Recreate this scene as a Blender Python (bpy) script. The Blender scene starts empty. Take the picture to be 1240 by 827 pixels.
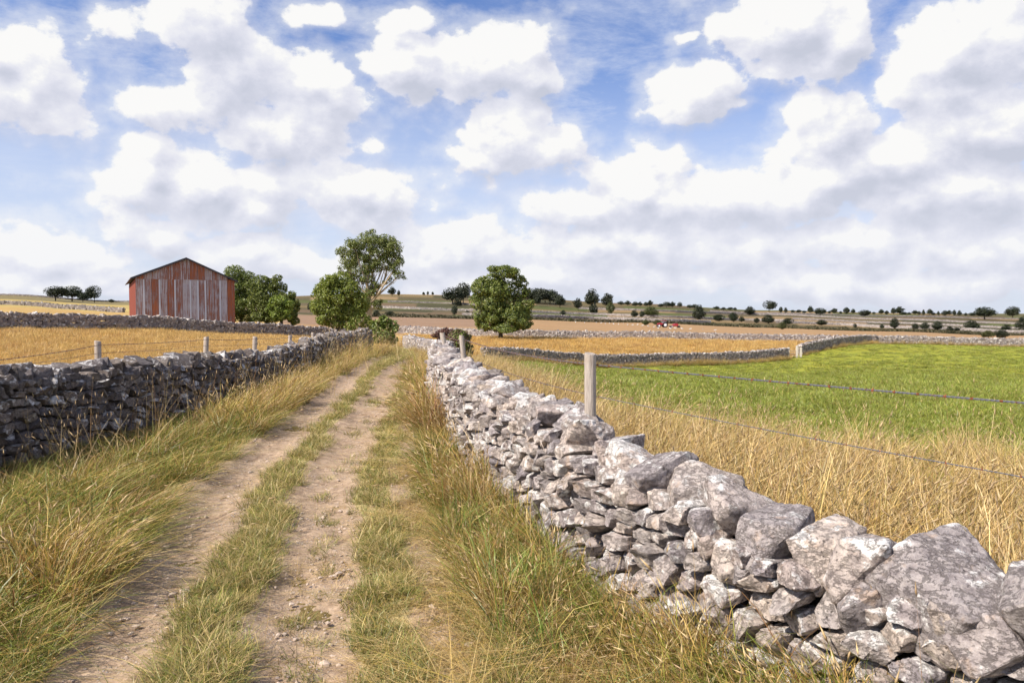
import bpy, bmesh, math, random
import numpy as np
from mathutils import Vector, Matrix, noise as mnoise

R = math.radians
rng = np.random.default_rng(7)
random.seed(7)
sc = bpy.context.scene
C = sc.collection

# ------------------------------------------------------------------ camera
F, HOR, EYE = 930.0, 378.0, 1.9        # focal length in photo pixels, horizon row, eye height
cam = bpy.data.cameras.new('camera'); camo = bpy.data.objects.new('camera', cam); C.objects.link(camo)
cam.sensor_width = 36.0; cam.lens = 36.0 * F / 1240.0
cam.clip_start = 0.05; cam.clip_end = 20000
PITCH = math.atan((413.5 - HOR) / F)
camo.location = (0, 0, EYE); camo.rotation_euler = (R(90) - PITCH, 0, 0)
sc.camera = camo

# ------------------------------------------------------------------ light
SUN_AZ = math.atan2(-0.76, -0.46)       # measured from +Y towards +X
SUN_EL = R(44)
S = Vector((math.sin(SUN_AZ) * math.cos(SUN_EL), math.cos(SUN_AZ) * math.cos(SUN_EL), math.sin(SUN_EL)))
sl = bpy.data.lights.new('sun', 'SUN'); slo = bpy.data.objects.new('sun', sl); C.objects.link(slo)
sl.energy = 5.0; sl.angle = R(0.53); sl.color = (1.0, 0.91, 0.79)
slo.rotation_euler = S.to_track_quat('Z', 'Y').to_euler(); slo.location = (-20, -20, 30)
sc.view_settings.view_transform = 'Standard'; sc.view_settings.look = 'None'
sc.view_settings.exposure = 0.52; sc.view_settings.gamma = 1.0
sc.view_settings.use_curve_mapping = False
sc.cycles.max_bounces = 4; sc.cycles.transparent_max_bounces = 4
sc.cycles.diffuse_bounces = 2; sc.cycles.glossy_bounces = 1; sc.cycles.transmission_bounces = 2
sc.cycles.use_adaptive_sampling = True; sc.cycles.adaptive_threshold = 0.02

# ------------------------------------------------------------------ node helpers
class NT:
    def __init__(s, nt): s.nt = nt; s.n = nt.nodes; s.l = nt.links
    def node(s, t, **kw):
        n = s.n.new(t)
        for k, v in kw.items(): setattr(n, k, v)
        return n
    def put(s, sock, v):
        if v is None: return
        if isinstance(v, bpy.types.NodeSocket): s.l.new(v, sock)
        elif isinstance(v, (tuple, list)):
            v = tuple(v)
            if len(sock.default_value) == 4 and len(v) == 3: v = v + (1.0,)
            sock.default_value = v
        else: sock.default_value = v
    def math(s, op, a, b=None, c=None, clamp=False):
        n = s.node('ShaderNodeMath', operation=op, use_clamp=clamp)
        s.put(n.inputs[0], a); s.put(n.inputs[1], b)
        if c is not None: s.put(n.inputs[2], c)
        return n.outputs[0]
    def vmath(s, op, a, b=None, out=0):
        n = s.node('ShaderNodeVectorMath', operation=op)
        s.put(n.inputs[0], a)
        if op == 'SCALE': s.put(n.inputs[3], b)
        else: s.put(n.inputs[1], b)
        return n.outputs[1] if op in ('LENGTH', 'DISTANCE', 'DOT_PRODUCT') else n.outputs[0]
    def noise(s, vec, scale, detail=4, rough=0.55, dist=0.0, out=0):
        n = s.node('ShaderNodeTexNoise')
        s.put(n.inputs['Vector'], vec); s.put(n.inputs['Scale'], scale)
        n.inputs['Detail'].default_value = detail; n.inputs['Roughness'].default_value = rough
        n.inputs['Distortion'].default_value = dist
        return n.outputs[out]
    def voro(s, vec, scale, feature='F1', out='Distance', rnd=1.0):
        n = s.node('ShaderNodeTexVoronoi', feature=feature)
        s.put(n.inputs['Vector'], vec); s.put(n.inputs['Scale'], scale)
        n.inputs['Randomness'].default_value = rnd
        return n.outputs[out]
    def mix(s, f, a, b, mode='MIX'):
        n = s.node('ShaderNodeMix', data_type='RGBA', blend_type=mode)
        s.put(n.inputs[0], f); s.put(n.inputs[6], a); s.put(n.inputs[7], b)
        return n.outputs[2]
    def fmix(s, f, a, b):
        n = s.node('ShaderNodeMix', data_type='FLOAT')
        s.put(n.inputs[0], f); s.put(n.inputs[2], a); s.put(n.inputs[3], b)
        return n.outputs[0]
    def sstep(s, v, a, b, lo=0.0, hi=1.0):
        n = s.node('ShaderNodeMapRange', interpolation_type='SMOOTHSTEP')
        s.put(n.inputs['Value'], v)
        for k, x in zip(('From Min', 'From Max', 'To Min', 'To Max'), (a, b, lo, hi)): s.put(n.inputs[k], x)
        return n.outputs[0]
    def lin(s, v, a, b, lo=0.0, hi=1.0):
        n = s.node('ShaderNodeMapRange')
        s.put(n.inputs['Value'], v)
        for k, x in zip(('From Min', 'From Max', 'To Min', 'To Max'), (a, b, lo, hi)): s.put(n.inputs[k], x)
        return n.outputs[0]
    def ramp(s, v, stops):
        n = s.node('ShaderNodeValToRGB'); e = n.color_ramp.elements
        while len(e) < len(stops): e.new(0.5)
        for k, (p, c) in enumerate(stops):
            e[k].position = p; e[k].color = tuple(c) + (1,) if len(c) == 3 else c
        s.put(n.inputs[0], v); return n.outputs[0]
    def attr(s, name, out='Fac'):
        n = s.node('ShaderNodeAttribute', attribute_name=name); return n.outputs[out]
    def comb(s, x, y, z):
        n = s.node('ShaderNodeCombineXYZ'); s.put(n.inputs[0], x); s.put(n.inputs[1], y); s.put(n.inputs[2], z); return n.outputs[0]
    def sep(s, v):
        n = s.node('ShaderNodeSeparateXYZ'); s.put(n.inputs[0], v); return n.outputs
    def bump(s, h, strength=0.5, dist=0.02):
        n = s.node('ShaderNodeBump'); s.put(n.inputs['Height'], h)
        n.inputs['Strength'].default_value = strength; n.inputs['Distance'].default_value = dist
        return n.outputs[0]

# ------------------------------------------------------------------ world: Nishita sky + cumulus
world = bpy.data.worlds.new('World'); sc.world = world; world.use_nodes = True
W = NT(world.node_tree); W.n.clear()

# one function of the view direction: the large cumulus masses (azimuth, tangent of elevation, radii)
def pxv(x, y):                              # photo pixel -> (azimuth, tan elevation)
    dx, dz = (x - 620) / F, (HOR - y) / F
    return math.atan(dx), dz / math.sqrt(1 + dx * dx)
BLOBS = [  # px, py, rx, ry (pixels), weight
 (40,118,88,58,1.0),(85,150,50,32,.8),(20,78,45,28,.8),
 (240,40,95,62,1.0),(300,95,95,55,1.0),(395,105,68,50,1.0),(215,130,70,34,.6),(345,150,95,45,.7),
 (185,208,60,38,1.0),(250,225,95,42,1.0),(330,215,60,34,.7),(150,265,40,22,.7),
 (440,235,85,36,.9),(395,25,46,15,.6),(487,26,26,10,.5),(470,34,16,7,.4),
 (500,80,58,32,1.0),(590,78,88,42,1.0),(640,95,45,28,.8),
 (620,165,58,44,1.0),(665,185,60,32,.8),(585,190,40,25,.6),
 (760,235,75,42,1.0),(700,255,65,28,.8),(810,250,40,26,.7),
 (840,118,60,34,1.0),(862,105,40,25,.7),(832,52,12,7,.5),
 (945,30,90,58,1.0),(1010,60,60,36,.8),(925,85,30,20,.6),
 (1160,70,120,62,1.1),(1220,40,90,60,1.0),(1100,110,90,32,.7),
 (1010,150,75,48,1.0),(1060,190,90,44,1.0),(1190,160,120,50,1.0),(1000,215,110,40,.9),(1140,235,120,42,1.0),(900,240,95,42,.9),(1230,230,80,40,.8),
 (60,305,65,22,.8),(10,290,50,20,.7),(190,283,44,24,.8),(115,320,40,13,.5),(290,305,60,18,.6),(340,320,80,22,.6),
 (560,300,100,26,.7),(700,300,90,28,.8),(800,300,80,28,.8),(900,310,100,28,.8),(1020,300,110,28,.9),(1160,305,110,30,.9),(470,320,80,24,.6),
 (640,335,140,18,.6),(820,335,140,18,.6),(1010,340,160,18,.6),(1180,342,140,18,.6),(60,340,120,14,.4),
]
g = bpy.data.node_groups.new('cloud_masses', 'ShaderNodeTree')
g.interface.new_socket(name='P', in_out='INPUT', socket_type='NodeSocketVector')
g.interface.new_socket(name='B', in_out='OUTPUT', socket_type='NodeSocketFloat')
G = NT(g); gi = G.node('NodeGroupInput'); go = G.node('NodeGroupOutput')
acc = None
for (x, y, rx, ry, w) in BLOBS:
    a, v = pxv(x, y)
    a1, _ = pxv(x + rx, y); ra = max((a1 - a), 1e-3); rv = ry / F
    d = G.vmath('SUBTRACT', gi.outputs[0], (a, v, 0)); d = G.vmath('MULTIPLY', d, (1 / ra, 1 / rv, 0))
    L = G.vmath('LENGTH', d)
    b = G.math('MULTIPLY_ADD', L, -1.0 * w, 1.0 * w)
    if acc is None: acc = b
    else:
        n = G.node('ShaderNodeMath', operation='SMOOTH_MAX')
        G.put(n.inputs[0], acc); G.put(n.inputs[1], b); n.inputs[2].default_value = 0.18
        acc = n.outputs[0]
G.put(go.inputs[0], G.math('MAXIMUM', acc, -1.5))

tc = W.node('ShaderNodeTexCoord'); D = W.vmath('NORMALIZE', tc.outputs['Generated'])
dx, dy, dz = W.sep(D)
az = W.math('ARCTAN2', dx, dy)
hr = W.math('SQRT', W.math('ADD', W.math('MULTIPLY', dx, dx), W.math('MULTIPLY', dy, dy)))
tv = W.math('DIVIDE', dz, W.math('MAXIMUM', hr, 0.02))
tvc = W.math('MINIMUM', tv, 3.0)
P = W.comb(az, tvc, 0)
# coordinates for noise: direction flattened so that clouds are squeezed towards the horizon
zz = W.math('ADD', W.math('ABSOLUTE', dz), 0.16)
inv = W.math('DIVIDE', 1.0, zz)
PN = W.comb(W.math('MULTIPLY', dx, 1.0), W.math('MULTIPLY', dy, 1.0), W.math('MULTIPLY', dz, 1.35))
PF = W.comb(W.math('MULTIPLY', dx, inv), W.math('MULTIPLY', dy, inv), 0)

def density(off):
    """cloud density at the direction shifted by off=(d_az, d_tan)"""
    p = W.vmath('ADD', P, (off[0], off[1], 0))
    # a turned frame keeps the noise attached to the direction
    sh = W.vmath('ADD', PN, W.comb(W.math('MULTIPLY', W.math('COSINE', az), off[0]), W.math('MULTIPLY', W.math('SINE', az), -off[0]), off[1] * 1.35))
    warp = W.noise(sh, 8.0, 4, 0.55, out=1)
    pw = W.vmath('ADD', p, W.vmath('MULTIPLY', W.vmath('SUBTRACT', warp, (.5, .5, .5)), (0.085, 0.055, 0)))
    ng = W.node('ShaderNodeGroup'); ng.node_tree = g; W.put(ng.inputs[0], pw)
    B = ng.outputs[0]
    # away from the photographed part of the sky: broken cumulus of the same kind
    far = W.sstep(W.math('ABSOLUTE', W.math('ADD', az, 0.0)), 0.62, 0.85)
    up = W.sstep(tvc, 0.42, 0.56)
    other = W.math('MAXIMUM', far, up)
    big = W.noise(sh, 3.1, 3, 0.5)
    Bo = W.lin(big, 0.40, 0.68, -0.7, 0.9)
    Bo = W.math('SUBTRACT', Bo, W.sstep(tvc, 0.5, 1.6, 0.0, 0.55))
    B = W.math('ADD', W.fmix(other, B, Bo), W.sstep(tvc, 0.0, 0.17, 0.25, 0.0))
    n1 = W.noise(sh, 11.0, 9, 0.64)
    sh2 = W.vmath('ADD', sh, W.vmath('SCALE', W.vmath('SUBTRACT', warp, (.5, .5, .5)), 0.05))
    v1 = W.voro(sh2, 17.0, 'SMOOTH_F1'); v2 = W.voro(sh2, 44.0, 'SMOOTH_F1')
    bil = W.math('ADD', W.math('MULTIPLY', W.math('SUBTRACT', 0.45, v1), 0.85), W.math('MULTIPLY', W.math('SUBTRACT', 0.45, v2), 0.45))
    nn = W.math('ADD', W.math('MULTIPLY', W.math('SUBTRACT', n1, 0.5), 1.9), bil)
    return W.math('ADD', B, nn), B

d0, B0 = density((0, 0))
d1, B1 = density((-0.013, 0.022))       # towards the sun: up and to the left
d2, B2 = density((-0.022, 0.055))
alpha = W.math('MAXIMUM', W.sstep(d0, -0.14, 0.17), W.sstep(d0, -0.60, 0.1, 0.0, 0.45))
# self-shadowing: thick cloud between here and the sun darkens
lit = W.math('ADD', 0.85, W.math('MULTIPLY', W.math('SUBTRACT', d0, d1), 1.0))
body = W.sstep(d0, -0.02, 0.55)
lit = W.math('SUBTRACT', lit, W.math('MULTIPLY', W.math('MULTIPLY', W.math('MINIMUM', W.math('MAXIMUM', W.math('ADD', d2, 0.15), 0.0), 0.95), body), W.sstep(tvc, 0.0, 0.2, 0.26, 0.46)))
lit = W.math('MINIMUM', W.math('MAXIMUM', lit, 0.0), 1.0)
ccol = W.ramp(lit, [(0.0, (0.60, 0.63, 0.74)), (0.35, (0.70, 0.72, 0.83)), (0.62, (0.81, 0.82, 0.91)), (0.84, (0.90, 0.905, 0.95)), (1.0, (1.0, 0.995, 0.985))])
# hazy distance
hz = W.sstep(tvc, 0.0, 0.20, 0.35, 0.0)
ccol = W.mix(hz, ccol, (0.86, 0.89, 0.98))
# high thin cloud sheets in the blue
th = W.noise(W.vmath('MULTIPLY', PF, (1.0, 1.3, 1.0)), 2.6, 7, 0.68, 0.5)
mk = W.noise(W.vmath('MULTIPLY', PF, (1.0, 1.3, 1.0)), 22.0, 5, 0.62)
thin = W.math('MULTIPLY', W.sstep(th, 0.34, 0.66), W.lin(mk, 0.3, 0.65, 0.45, 1.0))
side = W.sstep(W.math('ABSOLUTE', W.math('SUBTRACT', az, 0.10)), 0.08, 0.30, 0.15, -0.05)
thin = W.math('MULTIPLY', W.math('ADD', thin, side), 0.50, clamp=True)
low = W.sstep(tvc, 0.06, 0.40, 0.86, 0.0)
thin = W.math('MAXIMUM', thin, W.math('MULTIPLY', low, W.lin(th, 0.3, 0.7, 0.8, 1.0)))
sky = W.node('ShaderNodeTexSky', sky_type='NISHITA'); sky.sun_disc = False
sky.sun_elevation = SUN_EL; sky.sun_rotation = SUN_AZ; sky.air_density = 1.0; sky.dust_density = 0.6; sky.ozone_density = 1.6
skyc = W.vmath('SCALE', sky.outputs[0], 0.1)
skyc = W.mix(1.0, skyc, (0.86, 1.10, 1.62), 'MULTIPLY')
base = W.mix(thin, skyc, (0.80, 0.85, 0.98))
allc = W.mix(alpha, base, ccol)
bg = W.node('ShaderNodeBackground'); W.put(bg.inputs[0], W.vmath('SCALE', allc, 6.7)); bg.inputs[1].default_value = 0.1
wo = W.node('ShaderNodeOutputWorld'); W.l.new(bg.outputs[0], wo.inputs[0])
world.cycles.sampling_method = 'MANUAL'; world.cycles.sample_map_resolution = 512

# ------------------------------------------------------------------ object helpers
def tag(o, label=None, cat=None, group=None, kind=None):
    if label: o['label'] = label
    if cat: o['category'] = cat
    if group: o['group'] = group
    if kind: o['kind'] = kind
    return o
def empty(name, loc, label, cat, group=None, rz=0.0):
    o = bpy.data.objects.new(name, None); C.objects.link(o)
    o.location = loc; o.rotation_euler = (0, 0, rz); o.empty_display_size = 0.1
    return tag(o, label, cat, group)
def mesh_np(name, V, Fs, mat=None, smooth=False, attrs=None):
    """V (n,3); Fs = list of int arrays (m,k), k = 3 or 4"""
    me = bpy.data.meshes.new(name)
    V = np.asarray(V, dtype=np.float32)
    me.vertices.add(len(V)); me.vertices.foreach_set('co', V.ravel())
    loops = []; tot = []
    for f in Fs:
        f = np.asarray(f, dtype=np.int32)
        if len(f) == 0: continue
        loops.append(f.ravel()); tot.append(np.full(len(f), f.shape[1], dtype=np.int32))
    loops = np.concatenate(loops); tot = np.concatenate(tot)
    start = np.concatenate([[0], np.cumsum(tot)[:-1]]).astype(np.int32)
    me.loops.add(len(loops)); me.loops.foreach_set('vertex_index', loops)
    me.polygons.add(len(tot)); me.polygons.foreach_set('loop_start', start)
    try: me.polygons.foreach_set('loop_total', tot)
    except Exception: pass
    me.update(calc_edges=True)
    me.polygons.foreach_set('use_smooth', np.full(len(tot), smooth))
    for k, v in (attrs or {}).items():
        v = np.asarray(v, dtype=np.float32)
        if v.ndim == 1:
            a = me.attributes.new(k, 'FLOAT', 'POINT'); a.data.foreach_set('value', v)
        else:
            if v.shape[1] == 3: v = np.concatenate([v, np.ones((len(v), 1), np.float32)], 1)
            a = me.attributes.new(k, 'FLOAT_COLOR', 'POINT'); a.data.foreach_set('color', v.ravel())
    if mat: me.materials.append(mat)
    me.validate()
    return me
def link(name, me, parent=None, loc=None):
    o = bpy.data.objects.new(name, me); C.objects.link(o)
    if parent: o.parent = parent
    if loc is not None: o.location = loc
    return o
class MB:
    """collects simple shapes into one mesh"""
    def __init__(s): s.v = []; s.f = []; s.r = []
    def add(s, vs, fs, r=0.5):
        b = len(s.v); s.v += [tuple(p) for p in vs]; s.f += [tuple(i + b for i in f) for f in fs]; s.r += [r] * len(vs)
    def box(s, lo, hi, M=None, r=0.5):
        x0, y0, z0 = lo; x1, y1, z1 = hi
        vs = [Vector(p) for p in ((x0,y0,z0),(x1,y0,z0),(x1,y1,z0),(x0,y1,z0),(x0,y0,z1),(x1,y0,z1),(x1,y1,z1),(x0,y1,z1))]
        if M: vs = [M @ p for p in vs]
        s.add(vs, [(0,3,2,1),(4,5,6,7),(0,1,5,4),(1,2,6,5),(2,3,7,6),(3,0,4,7)], r)
    def tube(s, pts, rad, n=8, cap=True, r=0.5):
        pts = [Vector(p) for p in pts]; rad = rad if isinstance(rad, (list, tuple)) else [rad] * len(pts)
        vs = []; up = Vector((0.31, 0.2, 0.93))
        for i, p in enumerate(pts):
            t = (pts[min(i + 1, len(pts) - 1)] - pts[max(i - 1, 0)]).normalized()
            a = t.cross(up)
            if a.length < 1e-3: a = t.cross(Vector((1, 0, 0)))
            a.normalize(); b = t.cross(a)
            for k in range(n):
                an = 2 * math.pi * k / n; vs.append(p + (a * math.cos(an) + b * math.sin(an)) * rad[i])
        fs = []
        for i in range(len(pts) - 1):
            for k in range(n):
                k2 = (k + 1) % n; fs.append((i*n+k, i*n+k2, (i+1)*n+k2, (i+1)*n+k))
        if cap: fs.append(tuple(range(n - 1, -1, -1))); fs.append(tuple((len(pts)-1)*n + k for k in range(n)))
        s.add(vs, fs, r)
    def lathe(s, prof, M=None, n=16, r=0.5):
        """prof: (radius, x) about the local X axis"""
        vs = []
        for (rr, x) in prof:
            for k in range(n):
                a = 2 * math.pi * k / n; p = Vector((x, rr * math.cos(a), rr * math.sin(a))); vs.append(M @ p if M else p)
        fs = []
        for i in range(len(prof) - 1):
            for k in range(n):
                k2 = (k + 1) % n; fs.append((i*n+k, i*n+k2, (i+1)*n+k2, (i+1)*n+k))
        fs.append(tuple(range(n - 1, -1, -1))); fs.append(tuple((len(prof)-1)*n + k for k in range(n)))
        s.add(vs, fs, r)
    def build(s, name, mat, parent=None, smooth=False, loc=None, sharp=None):
        me = bpy.data.meshes.new(name); me.from_pydata(s.v, [], s.f)
        a = me.attributes.new('rnd', 'FLOAT', 'POINT'); a.data.foreach_set('value', s.r)
        me.materials.append(mat)
        if smooth:
            me.polygons.foreach_set('use_smooth', [True] * len(me.polygons))
            me.set_sharp_from_angle(angle=R(sharp or 35))
        me.update()
        return link(name, me, parent, loc)

# ------------------------------------------------------------------ terrain
TD = np.array([8, 14, 30, 60, 85, 122, 200, 300, 500, 900, 1600, 5000.0])
TP = np.array([-500, 0, 150, 300, 450, 600, 750, 930, 1085, 1240, 1700.0])
TZ = np.array([
 [0,   0,   0,   0,   0,   0,  -.12, -.15, -.15, -.1, -.1],      # 8
 [0,  .0,  .0,   .02, 0,  -.02, -.4, -.45, -.45, -.4, -.3],    # 14
 [.4, .15, .1,  .05, .06,-.55,-1.1,-1.2,-1.2,-1.2,-1.1],     # 30
 [1.2, .5, .15, -.3, -.8,-2.1,-3.0,-3.3,-3.3,-3.3,-3.2],     # 60
 [2.2,1.3, .4, -.7,-1.4,-3.1,-4.15,-4.4,-4.0,-3.9,-3.9],     # 85
 [3.2,2.3,1.2, -.9,-1.7,-2.0,-2.4,-2.8,-3.05,-3.6,-4.2],     # 122
 [4.6,3.4,2.3,  .0, -.9,-1.3,-2.4,-3.5,-4.1,-5.0,-6.0],      # 200
 [8.5,6.4,4.2, 1.5,  .3, -.7,-2.3,-4.2,-5.5,-7.1,-9.0],      # 300
 [15, 13.0,8.6, 6.5, 5.0, 3.5,  .3,-3.5,-6.2,-8.3,-11],      # 500
 [16, 14.0,11.0,19.0,23.0,21.0,12.5, 3.8, 0.2,-3.0,-6],      # 900
 [15, 12.0, 9.0,20.0,25.0,24.0,14.0, 2.5,-.8,-3.5,-8],       # 1600
 [0, 0, 0, 5.0, 10.0, 10.0, 0.0, -8.0,-12,-12,-14],          # 5000
])
LTD = np.log(TD)
_lat = np.random.default_rng(99).random((257, 257))
def vgrid(X, Y, s):
    """smooth lattice noise 0..1 with s cells per metre"""
    x = X * s; y = Y * s; i = np.floor(x).astype(int); j = np.floor(y).astype(int); u = x - i; v = y - j; u = u*u*(3-2*u); v = v*v*(3-2*v)
    g = lambda a, b: _lat[a % 257, b % 257]
    return (g(i, j)*(1-u) + g(i+1, j)*u)*(1-v) + (g(i, j+1)*(1-u) + g(i+1, j+1)*u)*v
def _herm(x, xs):
    i = np.clip(np.searchsorted(xs, x) - 1, 0, len(xs) - 2)
    t = np.clip((x - xs[i]) / (xs[i + 1] - xs[i]), 0, 1)
    return i, t
def _catrow(tab, i, t):
    n = tab.shape[0]
    p0 = tab[np.clip(i - 1, 0, n - 1)]; p1 = tab[i]; p2 = tab[np.clip(i + 1, 0, n - 1)]; p3 = tab[np.clip(i + 2, 0, n - 1)]
    return p0, p1, p2, p3
def hfield(X, Y):
    X = np.asarray(X, float); Y = np.asarray(Y, float)
    Dp = np.maximum(Y, 8.0)
    px = np.clip(620 + F * X / Dp, -500, 1700); ld = np.clip(np.log(Dp), LTD[0], LTD[-1])
    i, t = _herm(ld, LTD); j, s = _herm(px, TP); n, m = TZ.shape
    def at(a, b): return TZ[np.clip(a, 0, n - 1), np.clip(b, 0, m - 1)]
    def cr(p0, p1, p2, p3, t): return 0.5 * (2*p1 + (p2-p0)*t + (2*p0-5*p1+4*p2-p3)*t*t + (3*p1-p0-3*p2+p3)*t**3)
    sm = s * s * (3 - 2 * s)
    rows = [at(i + k, j) * (1 - sm) + at(i + k, j + 1) * sm for k in (-1, 0, 1, 2)]
    z = cr(*rows, t)
    # small swells
    z = z + 0.03 * np.sin(X * 0.9 + 1.3) * np.cos(Y * 0.7) * np.clip(Y / 20, .3, 1) + 0.12 * np.sin(X * .11 + 2) * np.sin(Y * .083) * np.clip((Y - 20) / 60, 0, 1)
    return z
def hz_(x, y): return float(hfield(np.array([x]), np.array([y]))[0])
def hit(px, py, dmin=20.0, dmax=2500.0):
    """ground point seen at a photo pixel, nearest first"""
    d = np.exp(np.linspace(math.log(dmin), math.log(dmax), 1500))
    X = (px - 620) / F * d; z = hfield(X, d); yy = HOR + (EYE - z) * F / d
    k = np.nonzero(yy <= py)[0]
    k = k[0] if len(k) else int(np.argmin(yy))
    return float(X[k]), float(d[k]), float(z[k])
def P2(px, d): return ((px - 620) / F * d, d)

# lines of the place, all in metres
def cat(pts, n=12):
    pts = [np.array(p, float) for p in pts]; out = []
    pts = [2 * pts[0] - pts[1]] + pts + [2 * pts[-1] - pts[-2]]
    for i in range(1, len(pts) - 2):
        p0, p1, p2, p3 = pts[i-1:i+3]
        for k in range(n):
            t = k / n; out.append(0.5*(2*p1+(p2-p0)*t+(2*p0-5*p1+4*p2-p3)*t*t+(3*p1-p0-3*p2+p3)*t**3))
    out.append(pts[-2]); return np.array(out)
RW = cat([(4.6,-.1),(3.75,1.0),(2.75,2.15),(1.80,3.3),(1.0,4.45),(.45,5.7),(.02,7.2),(-.55,9.3),(-1.05,12),(-1.55,15),(-1.95,18),(-2.2,21.2)])   # lane-side foot of the right wall
LW = cat([(-6.15,3.0),(-6.2,7),(-6.2,12),(-6.25,18),(-6.3,24),(-6.3,30),(-6.35,35)])   # lane-side foot of the left wall
TRK = cat([(-1.35,0.5),(-1.5,2.5),(-1.63,3.94),(-1.93,5.5),(-2.45,8),(-3.2,14.5),(-3.75,20),(-4.25,26),(-4.7,34),(-5.9,44),(-8.2,56),(-9.6,66)])
CROSS_D = (np.array([-400,-100,0,150,250,330,400,450,500.]), np.array([42,50,55,63,70,76,80,83,85.]))
NEAR_D = (np.array([560,590,700,800,900,955,1000,1050,1100.]), np.array([70,75,82,88,93,97,108,121,124.]))
def interp(tab, x): return np.interp(x, tab[0], tab[1])
def xof(path, Y): return np.interp(Y, path[:, 1], path[:, 0])
HEDGE = [(440,384),(520,385),(640,387),(750,390.5),(850,394),(930,397),(1085,401.5),(1240,406.5),(1330,409)]
HP = [hit(px, py, 130) for px, py in HEDGE]
HEDGE_D = (np.array([p[0] for p in HEDGE], float), np.array([p[1] for p in HP]))
# ------------------------------------------------------------------ materials
def new_mat(name, rough=0.9, spec=0.2):
    m = bpy.data.materials.new(name); m.use_nodes = True; t = NT(m.node_tree)
    b = t.n['Principled BSDF']; b.inputs['Roughness'].default_value = rough
    b.inputs['Specular IOR Level'].default_value = spec
    return m, t, b
def simple(name, col, rough=0.6, spec=0.3, metal=0.0, var=0.15, scale=30):
    m, t, b = new_mat(name, rough, spec); b.inputs['Metallic'].default_value = metal
    tcn = t.node('ShaderNodeTexCoord')
    n = t.noise(tcn.outputs['Object'], scale, 5, 0.6)
    t.put(b.inputs['Base Color'], t.mix(t.lin(n, .3, .7, 0, 1), [c * (1 - var) for c in col], [min(1, c * (1 + var)) for c in col]))
    t.put(b.inputs['Normal'], t.bump(n, 0.3, 0.01))
    return m

def stone_mat(name, bright=1.0, lichen=0.5, detail=True, warm=0.0):
    m, t, b = new_mat(name, 0.92, 0.15)
    geo = t.node('ShaderNodeNewGeometry'); rnd = t.attr('rnd')
    pos = t.vmath('ADD', geo.outputs['Position'], t.comb(t.math('MULTIPLY', rnd, 37.0), t.math('MULTIPLY', rnd, 11.0), t.math('MULTIPLY', rnd, 23.0)))
    big = t.noise(pos, 5.0, 6, 0.62)
    mid = t.noise(pos, 16.0, 8, 0.72, 0.0)
    fin = t.noise(pos, 70.0, 5, 0.6)
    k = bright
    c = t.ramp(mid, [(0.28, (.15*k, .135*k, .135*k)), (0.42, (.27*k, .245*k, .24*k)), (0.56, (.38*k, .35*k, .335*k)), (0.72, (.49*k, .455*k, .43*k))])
    # stone to stone differences
    c = t.mix(1.0, c, t.ramp(rnd, [(0.0, (.62, .60, .64)), (0.2, (.95, .92, .90)), (0.4, (1.22, 1.12, 1.0)), (0.6, (.78, .76, .80)), (0.8, (1.05, .95, .88)), (1.0, (1.32, 1.27, 1.2))]), 'MULTIPLY')
    # warm iron stain
    st = t.sstep(t.noise(pos, 7.5, 4, 0.6), 0.58, 0.72)
    c = t.mix(t.math('MULTIPLY', st, 0.40 + warm), c, (.42*k, .28*k, .17*k))
    # white crustose lichen and bleached faces, more on tops
    up = t.sep(geo.outputs['Normal'])[2]
    lm = t.math('ADD', t.math('ADD', big, t.math('MULTIPLY', mid, 0.55)), t.math('MULTIPLY', up, 0.07))
    lm = t.math('ADD', lm, t.math('MULTIPLY', t.math('SUBTRACT', rnd, 0.5), 0.16))
    le = t.sstep(lm, 0.92 - 0.14 * lichen, 1.0 - 0.14 * lichen)
    c = t.mix(t.math('MULTIPLY', le, 0.88), c, t.mix(fin, (.62, .60, .58), (.86, .84, .81)))
    # black pits and lichen specks
    vp = t.voro(pos, 30.0); pit = t.sstep(t.math('ADD', vp, t.math('MULTIPLY', t.math('SUBTRACT', fin, .5), .5)), 0.06, 0.22)
    dk = t.math('MULTIPLY', t.math('SUBTRACT', 1.0, pit), t.sstep(t.noise(pos, 3.5, 2), 0.45, 0.6))
    c = t.mix(t.math('MULTIPLY', dk, 0.75), c, (.055, .052, .05))
    cr = t.noise(t.vmath('MULTIPLY', pos, (1.0, 1.0, 1.7)), 9.0, 10, 0.70, 0.1)
    crk = t.math('SUBTRACT', 1.0, t.sstep(t.math('ABSOLUTE', t.math('SUBTRACT', cr, 0.5)), 0.0, 0.035))
    c = t.mix(t.math('MULTIPLY', crk, 0.42), c, (.12, .10, .09))
    t.put(b.inputs['Base Color'], c)
    if detail:
        h = t.math('ADD', t.math('MULTIPLY', mid, 1.0), t.math('MULTIPLY', fin, 0.30))
        h = t.math('ADD', h, t.math('MULTIPLY', t.math('SUBTRACT', pit, 1.0), 0.25))
        h = t.math('SUBTRACT', h, t.math('MULTIPLY', crk, 0.18))
        t.put(b.inputs['Normal'], t.bump(h, 0.9, 0.035))
    return m

M = {}
M['stone'] = stone_mat('limestone', 1.36, 0.50)
M['stone_dark'] = stone_mat('shade_dark_limestone', 0.62, 0.30)  # darker copy of the limestone: the left wall's shade is in its colour
M['stone_mid'] = stone_mat('distant_limestone', 0.85, 0.35, detail=False)
M['stone_pale'] = stone_mat('pale_distant_limestone', 0.95, 0.5, detail=False)
M['core'] = simple('wall_core', (.05, .045, .04), 1.0, 0.0)

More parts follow.
